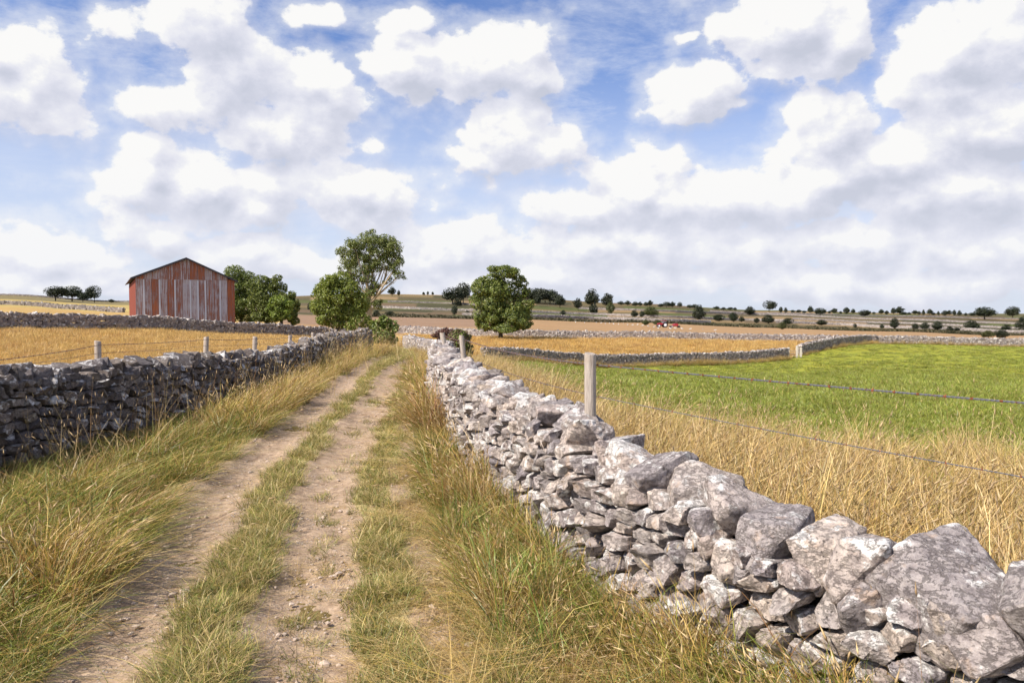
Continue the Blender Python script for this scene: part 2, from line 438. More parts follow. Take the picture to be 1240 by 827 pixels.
# blades: colour comes with the mesh, a little different for every clump
def blade_mat(name, transl=0.35, satvar=0.25):
    m = bpy.data.materials.new(name); m.use_nodes = True; t = NT(m.node_tree); t.n.clear()
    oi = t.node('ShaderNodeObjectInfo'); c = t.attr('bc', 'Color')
    hsv = t.node('ShaderNodeHueSaturation')
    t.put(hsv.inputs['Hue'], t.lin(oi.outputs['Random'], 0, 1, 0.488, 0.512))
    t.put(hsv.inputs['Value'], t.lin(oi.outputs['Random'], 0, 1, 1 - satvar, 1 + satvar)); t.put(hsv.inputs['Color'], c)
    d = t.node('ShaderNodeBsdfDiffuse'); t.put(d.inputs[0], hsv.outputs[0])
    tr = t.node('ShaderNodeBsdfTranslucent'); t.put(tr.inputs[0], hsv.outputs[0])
    gl = t.node('ShaderNodeBsdfGlossy'); gl.inputs['Roughness'].default_value = 0.45; t.put(gl.inputs[0], (.9, .9, .85))
    mx = t.node('ShaderNodeMixShader'); mx.inputs[0].default_value = transl; t.l.new(d.outputs[0], mx.inputs[1]); t.l.new(tr.outputs[0], mx.inputs[2])
    m2 = t.node('ShaderNodeMixShader'); m2.inputs[0].default_value = 0.04; t.l.new(mx.outputs[0], m2.inputs[1]); t.l.new(gl.outputs[0], m2.inputs[2])
    o = t.node('ShaderNodeOutputMaterial'); t.l.new(m2.outputs[0], o.inputs[0])
    return m
M['blade'] = blade_mat('grass_blades', .26); M['leaf'] = blade_mat('leaves', 0.30, 0.12)

def bark_mat(name, col):
    m, t, b = new_mat(name, 0.95, 0.1); tcn = t.node('ShaderNodeTexCoord')
    n = t.noise(t.vmath('MULTIPLY', tcn.outputs['Object'], (6, 6, 1.2)), 3.0, 6, 0.7)
    t.put(b.inputs['Base Color'], t.mix(n, [c * .55 for c in col], [c * 1.3 for c in col])); t.put(b.inputs['Normal'], t.bump(n, .6, .05))
    return m
M['bark'] = bark_mat('bark', (.24, .19, .14)); M['bark_pale'] = bark_mat('pale_bark', (.48, .38, .25)); M['bark_dark'] = bark_mat('dark_bark', (.09, .075, .06))

# weathered fence post
m, t, b = new_mat('weathered_wood', 0.9, 0.1); tcn = t.node('ShaderNodeTexCoord'); o_ = tcn.outputs['Object']
gr = t.noise(t.vmath('MULTIPLY', o_, (40, 40, 2.2)), 2.2, 8, 0.7, 0.6)
bl = t.noise(o_, 5.0, 4, .6)
c = t.ramp(gr, [(0.25, (.13, .10, .08)), (0.42, (.34, .29, .25)), (0.6, (.52, .46, .40)), (0.8, (.64, .58, .52))])
c = t.mix(t.sstep(bl, .5, .75, 0, .6), c, (.32, .25, .19))
t.put(b.inputs['Base Color'], c); t.put(b.inputs['Normal'], t.bump(gr, 0.9, 0.012)); M['post'] = m

def rusty(name, a=(.45,.46,.48), thr=0.5):
    m, t, b = new_mat(name, 0.7, 0.3); tcn = t.node('ShaderNodeTexCoord'); n = t.noise(tcn.outputs['Object'], 22, 4, .6)
    f = t.sstep(n, thr - .05, thr + .08)
    t.put(b.inputs['Base Color'], t.mix(f, a, (.20, .06, .03))); return m
M['wire'] = rusty('galvanised_wire', (.15,.15,.17), .62); M['barb'] = rusty('rusty_barbs', (.24,.06,.03), .4)

# ground
def ground_mat():
    m, t, b = new_mat('fields', 0.98, 0.05)
    geo = t.node('ShaderNodeNewGeometry'); pos = geo.outputs['Position']
    c = t.attr('gc', 'Color'); rough = t.attr('gv')
    n1 = t.noise(pos, 0.16, 4, 0.6); n2 = t.noise(pos, 0.9, 5, 0.65); n3 = t.noise(pos, 9.0, 5, 0.7)
    st = t.noise(t.vmath('MULTIPLY', pos, (0.35, 1.0, 1.0)), 0.10, 5, 0.62, 0.5)
    v = t.math('ADD', t.math('MULTIPLY', t.math('SUBTRACT', n1, .5), 0.5), t.math('MULTIPLY', t.math('SUBTRACT', n2, .5), 0.6))
    v = t.math('ADD', v, t.math('MULTIPLY', t.math('SUBTRACT', n3, .5), 0.7))
    v = t.math('ADD', v, t.math('MULTIPLY', t.math('SUBTRACT', st, .5), 0.9))
    v = t.math('ADD', 1.0, t.math('MULTIPLY', v, rough))
    cc = t.vmath('SCALE', c, v)
    w = t.sstep(t.noise(pos, 0.07, 4, .6, .6), .48, .64)
    cc = t.mix(t.math('MULTIPLY', w, t.math('MULTIPLY', rough, 0.35)), cc, t.mix(1.0, cc, (1.25, .88, .62), 'MULTIPLY'))
    t.put(b.inputs['Base Color'], cc); t.put(b.inputs['Normal'], t.bump(t.math('ADD', n3, t.math('MULTIPLY', n2, 2.0)), 0.55, 0.12))
    return m
M['ground'] = ground_mat()

def track_mat():
    m, t, b = new_mat('dirt_track', 0.97, 0.08)
    geo = t.node('ShaderNodeNewGeometry'); pos = geo.outputs['Position']; gz = t.attr('gz')
    n1 = t.noise(pos, 1.3, 6, 0.65); n2 = t.noise(pos, 11.0, 7, 0.7); n3 = t.noise(pos, 70.0, 4, 0.6)
    c = t.ramp(n2, [(0.28, (.16, .11, .07)), (0.43, (.31, .22, .15)), (0.58, (.43, .315, .22)), (0.75, (.56, .43, .31))])
    c = t.mix(t.sstep(n1, .45, .65, 0, .5), c, (.42, .31, .215))
    pb = t.voro(pos, 42.0, 'F1'); pc = t.voro(pos, 42.0, 'F1', 'Color')
    pm = t.math('MULTIPLY', t.math('SUBTRACT', 1.0, t.sstep(pb, .22, .34)), t.sstep(t.noise(pos, 2.6, 3), .42, .62))
    c = t.mix(t.math('MULTIPLY', pm, .7), c, t.mix(t.sep(pc)[0], (.30, .26, .24), (.62, .57, .53)))
    # straw litter and thin turf where nobody drives
    sl_ = t.noise(t.vmath('MULTIPLY', pos, (1, .35, 1)), 60.0, 4, .7, 1.5)
    g_ = t.math('MULTIPLY', gz, 1.0)
    litter = t.mix(t.sstep(sl_, .4, .62), (.20, .17, .07), (.58, .47, .24))
    c = t.mix(t.sstep(t.math('ADD', g_, t.math('MULTIPLY', t.math('SUBTRACT', n1, .5), 1.1)), .42, .72), c, litter)
    t.put(b.inputs['Base Color'], c)
    h = t.math('ADD', t.math('MULTIPLY', n2, 1.0), t.math('ADD', t.math('MULTIPLY', n3, .25), t.math('MULTIPLY', pm, .35)))
    t.put(b.inputs['Normal'], t.bump(h, 0.8, 0.03)); return m
M['track'] = track_mat()

# ------------------------------------------------------------------ ground sheet
def build_ground():
    tt = np.concatenate([np.linspace(-3.2, -0.8, 40)[:-1], np.linspace(-0.8, 0.8, 460), np.linspace(0.8, 3.2, 40)[1:]])
    yy = np.exp(np.linspace(math.log(4.0), math.log(7000), 520))
    T, Yg = np.meshgrid(tt, yy); X = T * Yg; Y = Yg - 10.0
    Z = hfield(X, Y)
    Z = Z + 0.25 * np.maximum(0, np.abs(T) - 0.9) * 0
    Dp = np.maximum(Y, 6.0); px = 620 + F * X / Dp
    col = np.zeros(X.shape + (3,)); gv = np.full(X.shape, 0.6)
    def setc(mask, c, v=None):
        col[mask] = c
        if v is not None: gv[mask] = v
    setc(np.ones_like(X, bool), (.17, .125, .05))                     # lane and verges: dry thatch
    xl = np.where(Y < 35, xof(LW, np.clip(Y, 3, 35)) - .5, -1e9); xr = xof(RW, np.clip(Y, 0, 21)) + .4
    leftf = (X < xof(LW, np.clip(Y, 3, 35)) - .4) & (Y < 36) | (X < -7 - (Y - 36) * .12) & (Y >= 36)
    setc(leftf, (.56, .36, .13), .45)
    cd = interp(CROSS_D, px); beyondL = (px < 455) & (Y > cd)
    setc(beyondL, (.44, .30, .12), .6)
    # left hill: gold strip, wall, olive pasture
    setc(beyondL & (Y > 175), (.40, .31, .12), .8); setc(beyondL & (Y > 330), (.20, .17, .09), .8)
    right = (X > xr) & (Y < 60) | (Y >= 21) & (px > 545) & (Y < 90)
    setc(right, (.28, .29, .045), .35)
    nd = interp(NEAR_D, px)
    gold = (px > 480) & (Y > np.where(px < 590, 62, nd)) & (Y < 123)
    setc(gold, (.64, .41, .12), .4)
    setc((px > 585) & (Y < nd) & (Y > 40), (.28, .29, .045), .45)
    hd = interp(HEDGE_D, px)
    brown = (px > 340) & (Y > 121.5) & (Y < hd)
    setc(brown, (.33, .215, .115), .5)
    setc(brown & (px < 620) & (Y > 170), (.27, .18, .12), .35)
    beyond = (px > 340) & (Y >= hd)
    setc(beyond, (.14, .115, .06), .6)  # dark base tone carries the cloud shadow over the far land
    # distant pastures as strips between walls, cloud shadow put into their dull dark colours
    lg = np.log(Y.clip(100)); k = np.floor((lg - 5.6) / 0.105 + 0.9 * np.sin(px / 260.0)); k2 = np.floor(px / 105.0 + 0.6 * k)
    h = np.modf(np.abs(np.sin(k * 12.9898 + k2 * 78.233) * 43758.5453))[0]
    pal = 0.68 * np.array([(.15,.125,.07),(.20,.16,.08),(.26,.20,.10),(.105,.10,.055),(.14,.155,.06),(.36,.26,.14),(.22,.16,.10),(.17,.14,.085)])
    strip = pal[(h * 8).astype(int) % 8]; mb = (px > 340) & (Y > hd * 1.06)
    col[mb] = strip[mb]
    n, mm = X.shape; V = np.stack([X, Y, Z], -1).reshape(-1, 3)
    idx = np.arange(n * mm).reshape(n, mm)
    Q = np.stack([idx[:-1, :-1], idx[:-1, 1:], idx[1:, 1:], idx[1:, :-1]], -1).reshape(-1, 4)
    me = mesh_np('ground', V, [Q], M['ground'], True, {'gc': col.reshape(-1, 3), 'gv': gv.ravel()})
    o = link('ground', me); tag(o, kind='structure', label='dry fields, verges and pasture rolling away to low hills')
build_ground()

# ------------------------------------------------------------------ the lane: two wheel ruts
def rutz(u, Y):
    """u = distance right of the grassy crown between the ruts"""
    k = np.interp(Y, [4, 15, 30], [1.0, .95, .8])
    a = np.exp(-((u + .52) / .22) ** 4); b2 = np.exp(-((u - .55) / .30) ** 4)
    return -0.055 * a - 0.045 * b2 + 0.012 * np.sin(Y * 2.1 + u * 3)
def grass_amt(u, Y):
    """0 bare dirt ... 1 turf, across the lane"""
    u = u + 0.05 * np.sin(Y * 1.7) + 0.03 * np.sin(Y * 4.3 + 1)
    def bump(c, w): return np.clip(1 - np.abs((u - c) / w) ** 3, 0, 1)
    wn = np.interp(Y, [3, 6, 9, 16, 30], [.25, .24, .19, .17, .3])
    s = bump(0, wn)
    s = np.maximum(s, 1.0 * bump(1.02, .23)); s = np.maximum(s, .42 * bump(.55, .13))
    s = np.maximum(s, np.clip((u - 1.25) / .35, 0, 1)); s = np.maximum(s, np.clip((-u - np.interp(Y, [4, 8, 15], [.78, .88, .80])) / .12, 0, 1))
    far = np.clip((Y - 24) / 14, 0, 1)
    return np.maximum(s, far)
def build_track():
    yy = np.concatenate([np.arange(0.6, 9, .035), np.arange(9, 20, .08), np.arange(20, 66, .3)]); uu = np.arange(-1.5, 2.2, .035)
    U, Y = np.meshgrid(uu, yy); X = xof(TRK, Y) + U
    Z = hfield(X, Y) + 0.075 + rutz(U, Y) - 0.11 * np.clip((np.abs(U - .35) - 1.35) / .4, 0, 1)
    rg = np.random.default_rng(3)
    Z += rg.normal(0, .0035, Z.shape)
    for f_, a_ in ((1.3, .03), (3.1, .026), (7.3, .018), (15.0, .012), (27.0, .006)):
        Z += a_ * (vgrid(X + 3.3*f_, Y + 7.1*f_, f_) - .5)
    n, mm = X.shape; idx = np.arange(n * mm).reshape(n, mm)
    Q = np.stack([idx[:-1, :-1], idx[:-1, 1:], idx[1:, 1:], idx[1:, :-1]], -1).reshape(-1, 4)
    me = mesh_np('track', np.stack([X, Y, Z], -1).reshape(-1, 3), [Q], M['track'], True, {'gz': grass_amt(U, Y).ravel()})
    tag(link('track', me), kind='structure', label='dirt farm track with two wheel ruts')
build_track()
def lane_z(X, Y):
    U = X - xof(TRK, Y)
    zt = hfield(X, Y) + 0.075 + rutz(U, Y) - 0.11 * np.clip((np.abs(U - .35) - 1.35) / .4, 0, 1)
    return np.where((U > -1.5) & (U < 2.2) & (Y > .6), np.maximum(zt, hfield(X, Y)), hfield(X, Y))

# ------------------------------------------------------------------ stones
def clip_poly(poly, a, b, c):
    """keep a*x+b*y<=c"""
    out = []; n = len(poly)
    for i in range(n):
        p, q = poly[i], poly[(i + 1) % n]; dp = a*p[0]+b*p[1]-c; dq = a*q[0]+b*q[1]-c
        if dp <= 0: out.append(p)
        if dp * dq < 0:
            t = dp / (dp - dq); out.append((p[0] + (q[0]-p[0])*t, p[1] + (q[1]-p[1])*t))
    return out
def cells(length, hfun, size, rg, asp=1.55):
    """Voronoi cells of a wall face: returns list of polygons in (s,h)"""
    pts = []; h = 0.0
    s = 0.0; rows = 0
    hmax = max(hfun(x) for x in np.linspace(0, length, 60)) + .3
    while h < hmax:
        s = -rg.random() * .2
        while s < length + .2:
            w = size(s) * (0.55 + 1.0 * rg.random()); rh = size(s) / asp
            pts.append((s + w/2, h + rh * (0.5 + (rg.random() - .5) * .95))); s += w
        h += size(min(length, 3)) / asp * 0.98
    pts = np.array(pts); sc_ = np.array([1.0, asp]); Q = pts * sc_
    grid = {}
    cs = 0.45
    for i, q in enumerate(Q): grid.setdefault((int(q[0] // cs), int(q[1] // cs)), []).append(i)
    out = []
    for i, q in enumerate(Q):
        if pts[i, 0] < 0 or pts[i, 0] > length or pts[i, 1] > hfun(pts[i, 0]) + .04: continue
        gx, gy = int(q[0] // cs), int(q[1] // cs); nb = []
        for a in (-1, 0, 1):
            for b2 in (-1, 0, 1): nb += grid.get((gx + a, gy + b2), [])
        nb = [j for j in nb if j != i]; nb.sort(key=lambda j: (Q[j][0]-q[0])**2 + (Q[j][1]-q[1])**2)
        r_ = .35; poly = [(q[0]-r_, q[1]-r_), (q[0]+r_, q[1]-r_), (q[0]+r_, q[1]+r_), (q[0]-r_, q[1]+r_)]
        for j in nb[:16]:
            a, b2 = Q[j][0]-q[0], Q[j][1]-q[1]; c_ = a*(Q[j][0]+q[0])/2 + b2*(Q[j][1]+q[1])/2
            poly = clip_poly(poly, a, b2, c_)
            if len(poly) < 3: break
        if len(poly) < 3: continue
        poly = [(p[0], p[1] / asp) for p in poly]
        poly = clip_poly(poly, 0, -1, 0.08)
        if len(poly) >= 3: out.append(poly)
    return out
def face_stone(poly, rg, gap=0.006, depth=.2, proud=.05):
    """stone from its outline in the wall face: (s,h) plus y = out of the wall; origin at centroid"""
    P_ = np.array(poly); c = P_.mean(0)
    # drop tiny edges
    keep = [k for k in range(len(P_)) if np.linalg.norm(P_[k] - P_[k-1]) > .018]
    if len(keep) < 3: return None
    P_ = P_[keep]; c = P_.mean(0); L = P_ - c; rad = np.linalg.norm(L, axis=1)
    ext = rad.max(); 
    if ext < .02: return None
    L = L * (1 - gap / np.maximum(rad, .02))[:, None]
    # irregular outline: split long edges with a small dent
    out = []
    for k in range(len(L)):
        a, b2 = L[k], L[(k+1) % len(L)]; out.append(a * (1 - .10 * rg.random()))
        if np.linalg.norm(b2 - a) > .07:
            mid = (a + b2) / 2; out.append(mid * (1 - .10 * rg.random()) + (b2 - a) * (rg.random() - .5) * .3)
    L = np.array(out); n = len(L)
    pr = proud * (rg.random() * 1.9 - .7); tilt = rg.normal(0, .38, 2); tw = .70 + .22 * rg.random()
    tw2 = rg.normal(0, .12, 2) * ext
    V = []
    for l in L: V.append((l[0] * .82, -depth, l[1] * .82))
    for l in L: V.append((l[0], pr - .035 - .02 * rg.random(), l[1]))
    top = L * tw + tw2 * .5
    for l in top: V.append((l[0], pr + .02 + float(np.dot(tilt, l)) + .008 * rg.normal(), l[1]))
    Fc = []
    for r_ in (0, 1):
        for k in range(n):
            k2 = (k + 1) % n; Fc.append((r_*n+k, r_*n+k2, (r_+1)*n+k2, (r_+1)*n+k))
    Fc.append(tuple(2*n + k for k in range(n))); Fc.append(tuple(range(n - 1, -1, -1)))
    return V, Fc, c, ext
def rock_mesh(size, rg, npts=16, boxy=.55):
    """angular boulder: convex hull of a jittered box"""
    bm = bmesh.new()
    for k in range(npts):
        v = rg.normal(0, 1, 3); v /= np.linalg.norm(v)
        v = np.sign(v) * np.abs(v) ** boxy
        v *= (.82 + .3 * rg.random()); bm.verts.new((v[0]*size[0]*.5, v[1]*size[1]*.5, v[2]*size[2]*.5))
    r_ = bmesh.ops.convex_hull(bm, input=bm.verts)
    bad = [e for e in r_['geom_interior'] + r_['geom_unused'] if isinstance(e, bmesh.types.BMVert)]
    if bad: bmesh.ops.delete(bm, geom=list(set(bad)), context='VERTS')
    bmesh.ops.dissolve_limit(bm, angle_limit=R(9), verts=bm.verts, edges=bm.edges)
    return bm
def roughen(bm, cuts, amp, seed, bevel=.006, freq=9.0):
    """worn arris, then subdivided and broken up by noise"""
    if bevel:
        ed = [e for e in bm.edges if len(e.link_faces) == 2 and e.calc_face_angle(0) > R(22)]
        try: bmesh.ops.bevel(bm, geom=ed, offset=bevel, segments=1, affect='EDGES', profile=.6)
        except Exception: pass
    if cuts:
        bmesh.ops.triangulate(bm, faces=bm.faces)
        for _ in range(cuts):
            Ls = sorted(e.calc_length() for e in bm.edges); th = Ls[len(Ls) // 2] * .9
            bmesh.ops.subdivide_edges(bm, edges=[e for e in bm.edges if e.calc_length() > th], cuts=1, use_grid_fill=False)
            bmesh.ops.triangulate(bm, faces=[f for f in bm.faces if len(f.verts) > 3])
    bm.normal_update(); off = Vector((seed * 3.17, seed * 1.71, seed * 5.3))
    for v in bm.verts:
        p = v.co * freq + off
        d = mnoise.noise(p) * .6 + abs(mnoise.noise(p * 2.3)) * -.55 + mnoise.noise(p * 5.1) * .25
        lay = mnoise.noise(Vector((p.x * .35, p.y * .35, p.z * 2.2))) * .5
        v.co += v.normal * amp * (d + lay)
def bm_to_mesh(bm, name, mat, rnd, smooth=True, sharp=30):
    me = bpy.data.meshes.new(name); bm.to_mesh(me); bm.free()
    a = me.attributes.new('rnd', 'FLOAT', 'POINT'); a.data.foreach_set('value', [rnd] * len(me.vertices))
    me.materials.append(mat)
    if smooth:
        me.polygons.foreach_set('use_smooth', [True] * len(me.polygons)); me.set_sharp_from_angle(angle=R(sharp))
    return me
class Joined:
    def __init__(s): s.V = []; s.F3 = []; s.F4 = []; s.r = []; s.n = 0; s.poly = []
    def add(s, V, Fc, r):
        b = s.n; s.V.append(np.asarray(V, float)); s.n += len(V); s.r.append(np.full(len(V), r))
        for f in Fc: s.poly.append([i + b for i in f])
    def build(s, name, mat, parent=None, kind=None, smooth=False):
        me = bpy.data.meshes.new(name); V = np.concatenate(s.V); me.from_pydata(V.tolist(), [], s.poly)
        a = me.attributes.new('rnd', 'FLOAT', 'POINT'); a.data.foreach_set('value', np.concatenate(s.r).astype(np.float32))
        me.materials.append(mat); 
        if smooth: me.polygons.foreach_set('use_smooth', [True] * len(me.polygons)); me.set_sharp_from_angle(angle=R(30))
        me.update(); o = link(name, me, parent)
        if kind: o['kind'] = kind
        return o

def arclen(path):
    d = np.linalg.norm(np.diff(path, axis=0), axis=1); return np.concatenate([[0], np.cumsum(d)])
def path_at(path, al, s):
    x = np.interp(s, al, path[:, 0]); y = np.interp(s, al, path[:, 1])
    e = .15; t = np.array([np.interp(s+e, al, path[:, 0]) - np.interp(s-e, al, path[:, 0]), np.interp(s+e, al, path[:, 1]) - np.interp(s-e, al, path[:, 1])])
    t /= max(np.linalg.norm(t), 1e-6); return x, y, t
def drystone_wall(name, label, path, side, crest, size, cope_size, thick, mat, seed, near_fn, nobj=300, cope_extra=True, lean=0.06, fine=True, part_sel=None):
    """side=+1: the seen face is to the left of the path direction.  crest(s): height above ground, coping included"""
    rg = np.random.default_rng(seed); al = arclen(path); Ltot = al[-1]
    mx_, my_, _ = path_at(path, al, Ltot / 2)
    root = empty(name, (mx_, my_, hz_(mx_, my_)), label, 'stone wall'); bx, by, bz = root.location
    bodyh = lambda s: crest(s) - cope_size(s)[2] * .72
    # --- seen face
    stones = []
    for poly in cells(Ltot, bodyh, size, rg):
        fs = face_stone(poly, rg, proud=.055)
        if not fs: continue
        V, Fc, c, ext = fs; x, y, t = path_at(path, al, c[0]); nrm = np.array([-t[1], t[0]]) * side
        stones.append((near_fn(x, y), V, Fc, c, ext, x, y, t, nrm))
    stones.sort(key=lambda q: q[0]); J = Joined(); cnt = 0
    for (dist, V, Fc, c, ext, x, y, t, nrm) in stones:
        z0 = hz_(x, y); base = np.array([x - nrm[0]*lean*c[1], y - nrm[1]*lean*c[1], z0 + c[1]])
        Mx = np.array([[t[0], nrm[0], 0], [t[1], nrm[1], 0], [0, 0, 1.0]])
        Vw = np.array(V) @ Mx.T
        if side * 1 < 0: pass
        flip = np.linalg.det(Mx) > 0
        Fc2 = [tuple(reversed(f)) for f in Fc] if flip else Fc
        rv = float(rg.random())
        if cnt < nobj and dist < 900:
            bm = bmesh.new(); vs = [bm.verts.new(p) for p in Vw]
            for f in Fc2:
                try: bm.faces.new([vs[i] for i in f])
                except Exception: pass
            bmesh.ops.recalc_face_normals(bm, faces=bm.faces)
            cuts = 3 if dist < 4.6 else (2 if dist < 8 else (1 if dist < 13 else 0))
            if not fine: cuts = min(cuts, 1)
            if cuts: roughen(bm, cuts, min(.016, ext * .13) , rv * 90, bevel=.005, freq=13.0)
            me = bm_to_mesh(bm, 'stone', mat, rv, True, 32)
            link('stone', me, root, (base[0]-bx, base[1]-by, base[2]-bz)); cnt += 1
        else:
            J.add(Vw + base - np.array([bx, by, bz]), Fc2, rv)
    # --- far face, coarser
    off = path.copy(); tt = np.gradient(path, axis=0); tt /= np.linalg.norm(tt, axis=1)[:, None]
    off = path - np.stack([-tt[:, 1], tt[:, 0]], 1) * side * thick
    al2 = arclen(off)
    for poly in cells(al2[-1], lambda s: bodyh(s * Ltot / al2[-1]), lambda s: size(s) * 1.25, rg):
        fs = face_stone(poly, rg, proud=.05)
        if not fs: continue
        V, Fc, c, ext = fs; x, y, t = path_at(off, al2, c[0]); nrm = -np.array([-t[1], t[0]]) * side
        Mx = np.array([[t[0], nrm[0], 0], [t[1], nrm[1], 0], [0, 0, 1.0]]); Vw = np.array(V) @ Mx.T
        base = np.array([x - nrm[0]*lean*c[1] - bx, y - nrm[1]*lean*c[1] - by, hz_(x, y) + c[1] - bz])
        J.add(Vw + base, [tuple(reversed(f)) for f in Fc] if np.linalg.det(Mx) > 0 else Fc, float(rg.random()))
    o = J.build('stone', mat, root, 'stuff', True)
    # --- hearting inside
    V = []; n = 0; Fc = []; ss = np.arange(0, Ltot, .3)
    for s in ss:
        x, y, t = path_at(path, al, s); nr = np.array([-t[1], t[0]]) * side; z0 = hz_(x, y); hh = bodyh(s) - .03
        for (u, h) in ((-.15, -.1), (-.15 - lean*hh, hh - .05), (-thick + .15 + lean*hh, hh - .05), (-thick + .15, -.1)):
            V.append((x + nr[0]*u - bx, y + nr[1]*u - by, z0 + h - bz))
    for k in range(len(ss) - 1):
        a = 4*k
        for q in range(4): Fc.append((a+q, a+(q+1) % 4, a+4+(q+1) % 4, a+4+q))
    me = bpy.data.meshes.new('rubble_core'); me.from_pydata(V, [], Fc); me.materials.append(M['core']); link('rubble_core', me, root)
    # --- coping boulders
    copes = []; s = 0.05
    while s < Ltot - .05:
        cw, cl, ch = cope_size(s); w = cw * (.65 + .7 * rg.random()); l = cl * (.8 + .4 * rg.random()); h = ch * (.75 + .5 * rg.random())
        x, y, t = path_at(path, al, s + w/2); nr = np.array([-t[1], t[0]]) * side
        copes.append((near_fn(x, y), s + w/2, w * 1.14, l, h, -thick/2 + rg.normal(0, .05), 0.0, rg.normal(0, .26, 3))); s += w * .92
        if cope_extra and rg.random() < .75:   # shoulder stones on the seen side
            w2 = w * (.45 + .35 * rg.random()); copes.append((near_fn(x, y), s - rg.random()*w, w2, l*.45, h*.62, -.08, -.02 - .05*rg.random(), rg.normal(0, .35, 3)))
    copes.sort(key=lambda q: q[0]); J = Joined(); cnt = 0
    for (dist, s, w, l, h, u, dz_, rot) in copes:
        x, y, t = path_at(path, al, s); nr = np.array([-t[1], t[0]]) * side
        bm = rock_mesh((w, l, h), rg, int(rg.integers(14, 21)), .42)
        rv = float(rg.random())
        cuts = (5 if dist < 4.2 else 4 if dist < 6.5 else 3 if dist < 9 else 2 if dist < 15 else 1)
        if not fine: cuts = max(0, min(2, cuts - 1))
        big = min(1.0, w / .4)
        roughen(bm, cuts, .022 * big, rv * 77, bevel=.010 * big, freq=7.0)
        ang = math.atan2(t[1], t[0])
        Mr = Matrix.Rotation(ang, 4, 'Z') @ Matrix.Rotation(float(rot[0]) * .8, 4, 'X') @ Matrix.Rotation(float(rot[1]), 4, 'Y') @ Matrix.Rotation(float(rot[2]), 4, 'Z')
        bmesh.ops.transform(bm, matrix=Mr, verts=bm.verts)
        zc = hz_(x, y) + crest(s) - h * .5 + dz_ + (0 if l > cope_size(s)[1]*.6 else -h*.55)
        loc = (x + nr[0]*u - bx, y + nr[1]*u - by, zc - bz)
        if cnt < nobj:
            me = bm_to_mesh(bm, 'coping_stone', mat, rv, True, 30); link('coping_stone', me, root, loc); cnt += 1
        else:
            bm.verts.ensure_lookup_table(); bm.verts.index_update()
            J.add([tuple(v.co + Vector(loc)) for v in bm.verts], [tuple(v.index for v in f.verts) for f in bm.faces], rv); bm.free()
    if J.n: J.build('coping_stone', mat, root, 'stuff', True)
    return root

ar = arclen(RW)
def y_at(path, s, a): return np.interp(s, a, path[:, 1])
def r_crest(s):
    y = y_at(RW, s, ar); return float(np.interp(y, [0, 3.0, 3.6, 4.45, 5.7, 7, 9, 12, 16, 21], [.90, .92, .95, 1.00, 1.06, 1.08, 1.06, 1.10, 1.14, 1.18])) + .03 * math.sin(s * 3.3)
def r_size(s):
    y = y_at(RW, s, ar); return float(np.interp(y, [0, 3.2, 5, 7, 12, 20], [.22, .20, .175, .16, .15, .155]))
def r_cope(s):
    y = y_at(RW, s, ar); f = float(np.interp(y, [0, 3.5, 5, 6, 9, 20], [1.35, 1.22, .86, .80, .68, .62])); return (.36*f, .52*min(1.12, max(.9, f)), .31*min(1.25, f))
drystone_wall('drystone_wall', 'sunlit pale limestone wall with big boulders along its top, right of the track', RW, 1, r_crest, r_size, r_cope, .62, M['stone'], 11,
              lambda x, y: math.hypot(x, y) if y > 2.2 else 50 + y)
alw = arclen(LW)
def l_crest(s):
    y = y_at(LW, s, alw); return float(np.interp(y, [3, 9, 11, 15, 17.5, 20, 23, 27, 31, 35], [1.22, 1.24, 1.18, 1.08, .95, .82, .92, 1.0, 1.1, 1.25])) + .03 * math.sin(s * 2.1)
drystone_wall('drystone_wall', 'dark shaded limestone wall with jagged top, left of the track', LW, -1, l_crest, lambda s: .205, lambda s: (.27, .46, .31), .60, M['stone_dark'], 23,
              lambda x, y: math.hypot(x, y) if y > 8.3 else 950 + y, fine=False)

